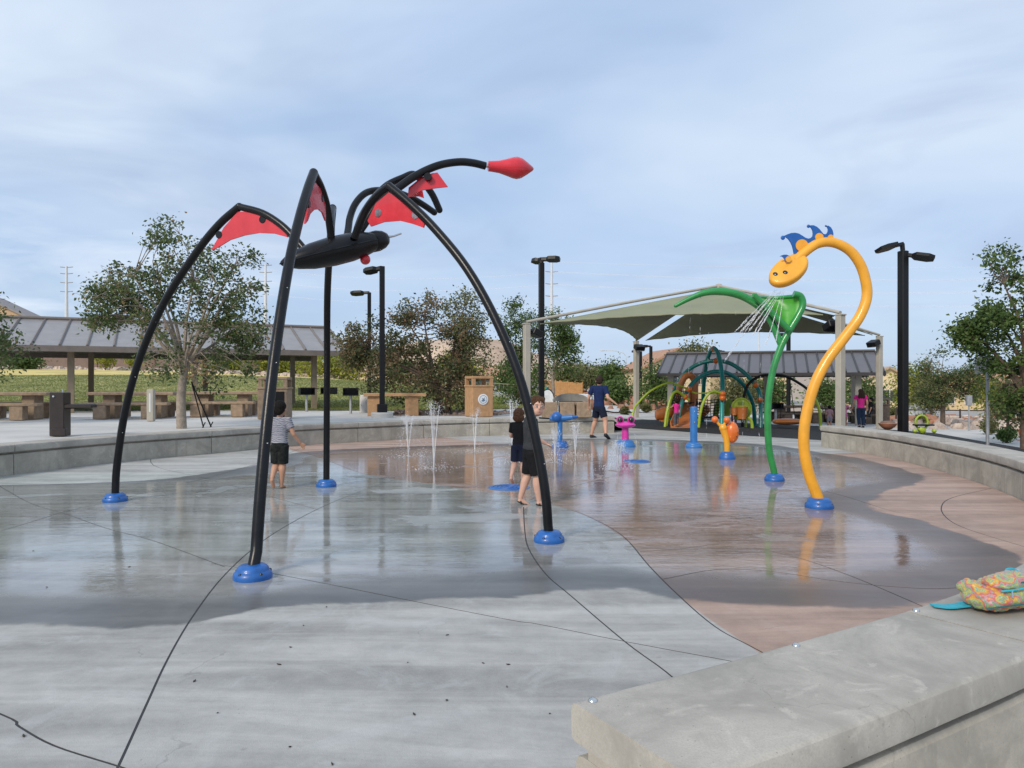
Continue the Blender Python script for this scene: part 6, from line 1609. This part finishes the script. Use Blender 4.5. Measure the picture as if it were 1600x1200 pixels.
    if hairstyle == 'long':
        for k in range(11):
            x = -.055 + .011 * k; hr.tube(spline([h(x * .7, -.05, .04), h(x, -.066, -.02), h(x * 1.25, -.07, -.09), h(x * 1.3 + .008 * math.sin(k * 2), -.072, -.155 - .012 * (k % 3))], 3), [.018] * 6 + [.016, .015, .013, .008], 7)
    if hairstyle == 'pony':
        hr.ball(h(0, -.03, -.004), (.054 * hs, .044 * hs, .05 * hs), 18, M=HR); hr.ball(h(0, -.085, .02), (.035 * hs, .035 * hs, .04 * hs), 14)
    ho = fuse(sc(hr), 'hair', hair, t, vox * .8, 2)
    for v in ho.data.vertices:
        a = math.atan2(v.co.x, v.co.y); v.co += v.normal * (noise.noise(V((a * 9, v.co.z * 6, H * 7))) * .007 + noise.noise(v.co * 45) * .004) * H
    if face:
        for s in (-1, 1):
            e = MB().ball(h(s * .020, .0585, .005) * H, (.0085 * hs * H, .004 * hs * H, .0048 * hs * H), 12, M=HR).build('eye', mat('eye_white', (.6, .58, .55), .3), None); e.parent = body
            q = MB().ball(h(s * .020, .0617, .005) * H, .0040 * hs * H, 10).build('iris', DARKEYE, None); q.parent = body
            q = MB().tube([h(s * .010, .0605, .0155) * H, h(s * .021, .0600, .0185) * H, h(s * .032, .054, .0155) * H], .0024 * H, 6).build('eyebrow', hair, None); q.parent = body
        q = MB().tube([h(x, .0575 - abs(x) * .35, -.036) * H for x in (-.014, -.007, 0, .007, .014)], .0032 * H, 6).build('mouth', mat('lip', (.42, .15, .13), .5), None); q.parent = body
    if shoes:
        for sd in 'LR':
            an, td = j['an' + sd], j['toe' + sd].normalized(); M = td.to_track_quat('Z', 'Y').to_matrix(); heel = an - td * .028 + V((0, 0, -.02))
            sh_ = MB()
            if shoes[0] == 'sandal':
                sh_.loft([(heel + td * x + V((0, 0, -.018)), w, .008, M) for x, w in ((0, .016), (.02, .026), (.07, .027), (.11, .03), (.14, .018))], 12)
                for x in (.03, .085, .115): q = heel + td * x; sd_ = td.cross(V((0, 0, 1))).normalized(); sh_.tube([q + sd_ * .03 + V((0, 0, -.015)), q + V((0, 0, .024 - x * .1)), q - sd_ * .03 + V((0, 0, -.015))], .007, 6)
            else: sh_.loft([(heel + td * x, w, hh, M) for x, w, hh in ((-.004, .016, .018), (.012, .028, .032), (.05, .030, .030), (.10, .033, .022), (.135, .026, .015), (.146, .012, .009))], 14)
            fuse(sc(sh_), shoes[0], shoes[1], t, vox * .8, 2)
    return t
HBLK = mat('black_hair', (.009, .007, .006), .6, .4, 60, .6, 160, spec=.2); HBR = mat('brown_hair', (.085, .042, .022), .6, .45, 60, .6, 160, spec=.2); HDB = mat('dark_brown_hair', (.035, .02, .014), .6, .4, 60, .6, 160, spec=.2)
BLKC = cloth('black_cloth', (.012, .012, .014)); CHAR = cloth('charcoal_cloth', (.038, .04, .045)); NAVY = cloth('navy_cloth', (.014, .026, .085)); NAVD = cloth('dark_navy_cloth', (.013, .017, .035)); HOT = cloth('hot_pink_cloth', (.70, .035, .27)); DEN = cloth('dark_denim', (.018, .035, .075)); GREYC = cloth('grey_cloth', (.11, .11, .13))
SHB = mat('black_shoe', (.014, .014, .016), .6, .2, 20)
p = ground(437, 763)
person('small boy seen from behind in a navy striped shirt, barefoot in dark shorts', p.to_tuple(), -.1, 1.27,
       dict(knL=(-.05, .02, .275), anL=(-.045, -.10, .12), toeL=(0, .45, -1), knR=(.03, .02, .27), anR=(.02, .0, .045), hipR=(.045, 0, .49), elR=(.155, .01, .625), wrR=(.215, .07, .51), elL=(-.15, .01, .61), wrL=(-.17, .06, .48)), (striped('wavy_striped_cloth'), cloth('dark_camo_cloth', (.018, .02, .02), .5)), 'tan', HBLK, True, .0085, None, .62, .95, 'short')
p = ground(829, 789)
person('older boy in charcoal shirt and black shorts looking back past the spider leg', p.to_tuple(), R(-78), 1.36,
       dict(elR=(.115, .02, .62), wrR=(.09, .12, .565), elL=(-.13, .03, .62), wrL=(-.09, .13, .58), anL=(-.05, -.085, .055), anR=(.055, .065, .045), knR=(.056, .045, .275), knL=(-.056, -.01, .275), toeL=(0, 1, -.5)), (CHAR, BLKC), 'light', HBR, True, .0085, ('sandal', SHB), .75, .98, 'fringe', True, R(-88), .05)
p = ground(811, 754)
person('younger boy in black shirt and navy shorts half hidden behind the older boy', p.to_tuple(), R(-25), 1.14,
       dict(anL=(-.06, -.12, .085), knL=(-.06, .0, .27), toeL=(0, .7, -.8), anR=(.05, .01, .045), elL=(-.13, .03, .62), wrL=(-.10, .15, .60), elR=(.13, .03, .62), wrR=(.10, .15, .60)), (BLKC, NAVD), 'light', HBR, True, .0085, None, .7, .95, 'bob')
p = ground(936, 685)
person('man in navy t-shirt and navy shorts striding across the wet pad', p.to_tuple(), R(-38), 1.72,
       dict(knR=(.115, -.0, .285), anR=(.185, -.10, .085), toeR=(.2, .75, -.6), knL=(-.10, .05, .28), anL=(-.16, .03, .045), toeL=(.1, 1, -.2), elL=(-.175, -.03, .65), wrL=(-.215, .03, .52), elR=(.185, -.04, .66), wrR=(.275, .02, .575), hipL=(-.05, .01, .49), hipR=(.05, -.01, .49)), (NAVY, NAVD), 'warm', HDB, False, .011, ('shoe', SHB), .7, .72, 'short', False, .5)
p = at(1345, 668, 29.5); p.z = gz(p.x, p.y)
person('woman with long dark hair in hot pink top and jeans by the shelter', p.to_tuple(), R(-8), 1.55, dict(anL=(-.05, -.06, .055), knL=(-.055, .0, .275), elL=(-.16, .0, .65), wrL=(-.19, .05, .53)), (HOT, DEN), 'warm', HDB, False, .013, ('shoe', SHB), .5, 2, 'long')
p = at(1057, 671, 25.0); p.z = gz(p.x, p.y) + .05
person('small girl in pink top and grey leggings climbing at the orange slide', p.to_tuple(), R(12), .95, dict(elL=(-.15, .06, .70), wrL=(-.20, .15, .68), elR=(.15, .04, .64), knR=(.055, .06, .29), anR=(.05, .02, .07)), (HOT, GREYC), 'tan', HBLK, True, .011, None, .3, 2, 'pony')
p = at(1296, 664, 27.8); p.z = gz(p.x, p.y)
person('toddler in rainbow striped top squatting beyond the yellow neck', p.to_tuple(), R(-20), .88, dict(), (rainbow('rainbow_striped_cloth', 16), cloth('pale_grey_cloth', (.3, .3, .36))), 'warm', HBLK, True, .011, None, .6, .8, 'short')
p = at(1319, 665, 28.3); p.z = gz(p.x, p.y)
person('girl in pale pink outfit half hidden by the front right sail post', p.to_tuple(), R(-35), 1.12, dict(elR=(.17, .03, .66), wrR=(.24, .06, .56)), (cloth('pale_pink_cloth', (.62, .22, .36)), MATS['pale_pink_cloth']), 'warm', HDB, True, .012, None, .5, .5, 'short')
p = at(1147, 672, 26.6); p.z = gz(p.x, p.y)
person('child standing behind the green drum panel with legs showing', p.to_tuple(), R(160), .98, dict(), (cloth('mauve_cloth', (.25, .12, .2)), MATS['mauve_cloth']), 'warm', HBR, True, .012, None, .5, 2, 'short')
p = at(1361, 660, 32.5); p.z = gz(p.x, p.y)
person('person in black sitting in the shelter behind the woman in pink', p.to_tuple(), R(60), 1.25, dict(knL=(-.06, .2, .36), knR=(.06, .2, .36), anL=(-.06, .2, .05), anR=(.06, .2, .05), hipL=(-.052, 0, .36), hipR=(.052, 0, .36)), (BLKC, CHAR), 'warm', HBLK, False, .014, ('shoe', SHB), .9, 2, 'short')

# ================================================================ BACKPACK AND SMALL LITTER
def tiedye():
    m = bpy.data.materials.new('tie_dye_fabric'); m.use_nodes = True; nt = m.node_tree; n, l = nt.nodes, nt.links; b = n['Principled BSDF']
    g = n.new('ShaderNodeNewGeometry'); v = n.new('ShaderNodeTexVoronoi'); v.inputs['Scale'].default_value = 12.5; v.inputs['Randomness'].default_value = .8
    nz_ = n.new('ShaderNodeTexNoise'); nz_.inputs['Scale'].default_value = 34; nz_.inputs['Detail'].default_value = 6; mixv = n.new('ShaderNodeVectorMath'); mixv.operation = 'MULTIPLY_ADD'
    l.new(g.outputs['Position'], nz_.inputs['Vector']); l.new(nz_.outputs['Color'], mixv.inputs[0]); mixv.inputs[1].default_value = (.06, .06, .06); l.new(g.outputs['Position'], mixv.inputs[2]); l.new(mixv.outputs[0], v.inputs['Vector'])
    k = n.new('ShaderNodeMath'); k.operation = 'MULTIPLY'; k.inputs[1].default_value = 2.6; l.new(v.outputs['Distance'], k.inputs[0]); f = n.new('ShaderNodeMath'); f.operation = 'FRACT'; l.new(k.outputs[0], f.inputs[0])
    r = n.new('ShaderNodeValToRGB'); e = r.color_ramp.elements; e[0].color = (.62, .44, .06, 1); e[1].color = (.05, .30, .34, 1)
    for p_, c in ((.18, (.55, .24, .05, 1)), (.32, (.50, .09, .09, 1)), (.46, (.42, .28, .30, 1)), (.6, (.12, .30, .18, 1)), (.8, (.48, .42, .09, 1))): e.new(p_).color = c
    l.new(f.outputs[0], r.inputs[0]); l.new(r.outputs[0], b.inputs['Base Color']); b.inputs['Roughness'].default_value = .45; b.inputs['Sheen Weight'].default_value = .2
    return m
def backpack():
    TD = tiedye(); c = ground(1562, 950, .5); c.z = .5
    t = thing('backpack', 'rainbow tie-dye backpack lying on the near seat wall', 'backpack', None, c.to_tuple())
    M = rz(R(18))
    def soft(parts, name, vox=.008, sm=8, m=TD):
        mb = MB()
        for q, r in parts: mb.ball(c + M @ V(q), r, 20, M=M)
        mb.v = [tuple(V(v) - c) for v in mb.v]
        o = fuse(mb, name, m, t, vox, sm)
        for v in o.data.vertices:
            q = v.co * 22; v.co += v.normal * (noise.noise(q) * .007 + (abs(noise.noise(q * 1.7 + V((0, 0, 5)))) - .25) * .012 + noise.noise(q * 4) * .002)
            if v.co.z < .002: v.co.z = .002
        return o
    soft([((0, 0, .065), (.17, .115, .062)), ((.10, .0, .07), (.12, .12, .066)), ((-.08, -.01, .06), (.11, .105, .056)), ((.16, .03, .06), (.09, .10, .056))], 'main_pouch')
    soft([((-.02, -.03, .125), (.095, .07, .035)), ((.06, -.02, .128), (.09, .07, .034))], 'front_pocket')
    soft([((-.13, .03, .09), (.045, .06, .04))], 'side_pocket')
    TQ = mat('turquoise_webbing', (.03, .36, .46), .6, .15, 30)
    st = MB(); S_ = spline([c + M @ V(q) for q in ((-.10, .02, .03), (-.17, .05, .012), (-.235, .06, .008), (-.28, .10, .007))], 6)
    for a, b in zip(S_, S_[1:]): pass
    k = len(S_); vs = []
    for i, q in enumerate(S_):
        w = M @ V((.35, 1, 0)).normalized() * lerp(.032, .02, i / k); vs += [q - w, q + w, q + w + V((0, 0, .006)), q - w + V((0, 0, .006))]
    fs = [(0, 1, 2, 3), tuple(4 * (k - 1) + i for i in (3, 2, 1, 0))] + [(4 * i + e, 4 * i + (e + 1) % 4, 4 * i + 4 + (e + 1) % 4, 4 * i + 4 + e) for i in range(k - 1) for e in range(4)]
    st.add(vs, fs).build('strap', TQ, t)
    zp = spline([c + M @ V(q) for q in ((-.10, -.085, .105), (-.03, -.105, .112), (.05, -.105, .118), (.12, -.095, .112), (.2, -.06, .10))], 6)
    MB().tube(zp, .0045, 6).build('zip', TQ, t)
    for yy, zz, rx in ((-.045, .118, .10), (-.075, .035, .19)):
        pp = spline([c + M @ V((rx * math.cos(a) + .02, yy - .045 * math.sin(a), zz + .018 * math.sin(a))) for a in [math.pi * k / 8 for k in range(9)]], 4)
        MB().tube(pp, .0035, 6).build('seam_piping', mat('dark_teal_piping', (.03, .12, .13), .7), t)
    MB().tube([zp[4], zp[4] + V((-.005, -.012, -.03))], .004, 6).build('zip_pull', STEEL, t)
    lp = spline([c + M @ V(q) for q in ((.10, .05, .13), (.12, .06, .145), (.16, .06, .145), (.18, .05, .13))], 5); MB().tube(lp, .008, 6).build('grab_loop', TQ, t)
backpack()
DEAD = mat('dry_dark_leaf', (.045, .035, .028), .8, .4, 30)
def debris():
    rnd = random.Random(91)
    px = [(52, 861), (73, 918), (202, 886), (510, 949), (474, 978), (454, 1012), (436, 1039), (304, 1065), (637, 1036), (699, 993), (755, 1037), (794, 1039), (647, 1117), (698, 1095), (453, 1168), (519, 1195), (37, 1151), (859, 1116), (792, 1074), (340, 1115)]
    for u, v in px:
        p = ground(u, v); a = rnd.uniform(0, 6.28); L = rnd.uniform(.007, .015) * (1.0 if v < 1000 else .9); w = L * .42
        M = rz(a); mb = MB()
        top = [(-L, 0, .003), (-L * .4, w, .006), (L * .4, w * .8, .005), (L, 0, .009), (L * .4, -w * .8, .006), (-L * .4, -w, .005)]
        k = 6; vs = [M @ V(q) for q in top] + [M @ V((q[0], q[1], q[2] - .0025)) for q in top] ; fs = [tuple(range(6)), tuple(range(11, 5, -1))] + [(i, (i + 1) % 6, 6 + (i + 1) % 6, 6 + i) for i in range(6)]
        o = mb.add([x + p for x in vs], fs).build('dead_leaf', DEAD, None, smooth=False)
        tag(o, 'tiny dark dry leaf lying on the grey concrete', 'leaf', 'dry leaves scattered on the pad')
debris()
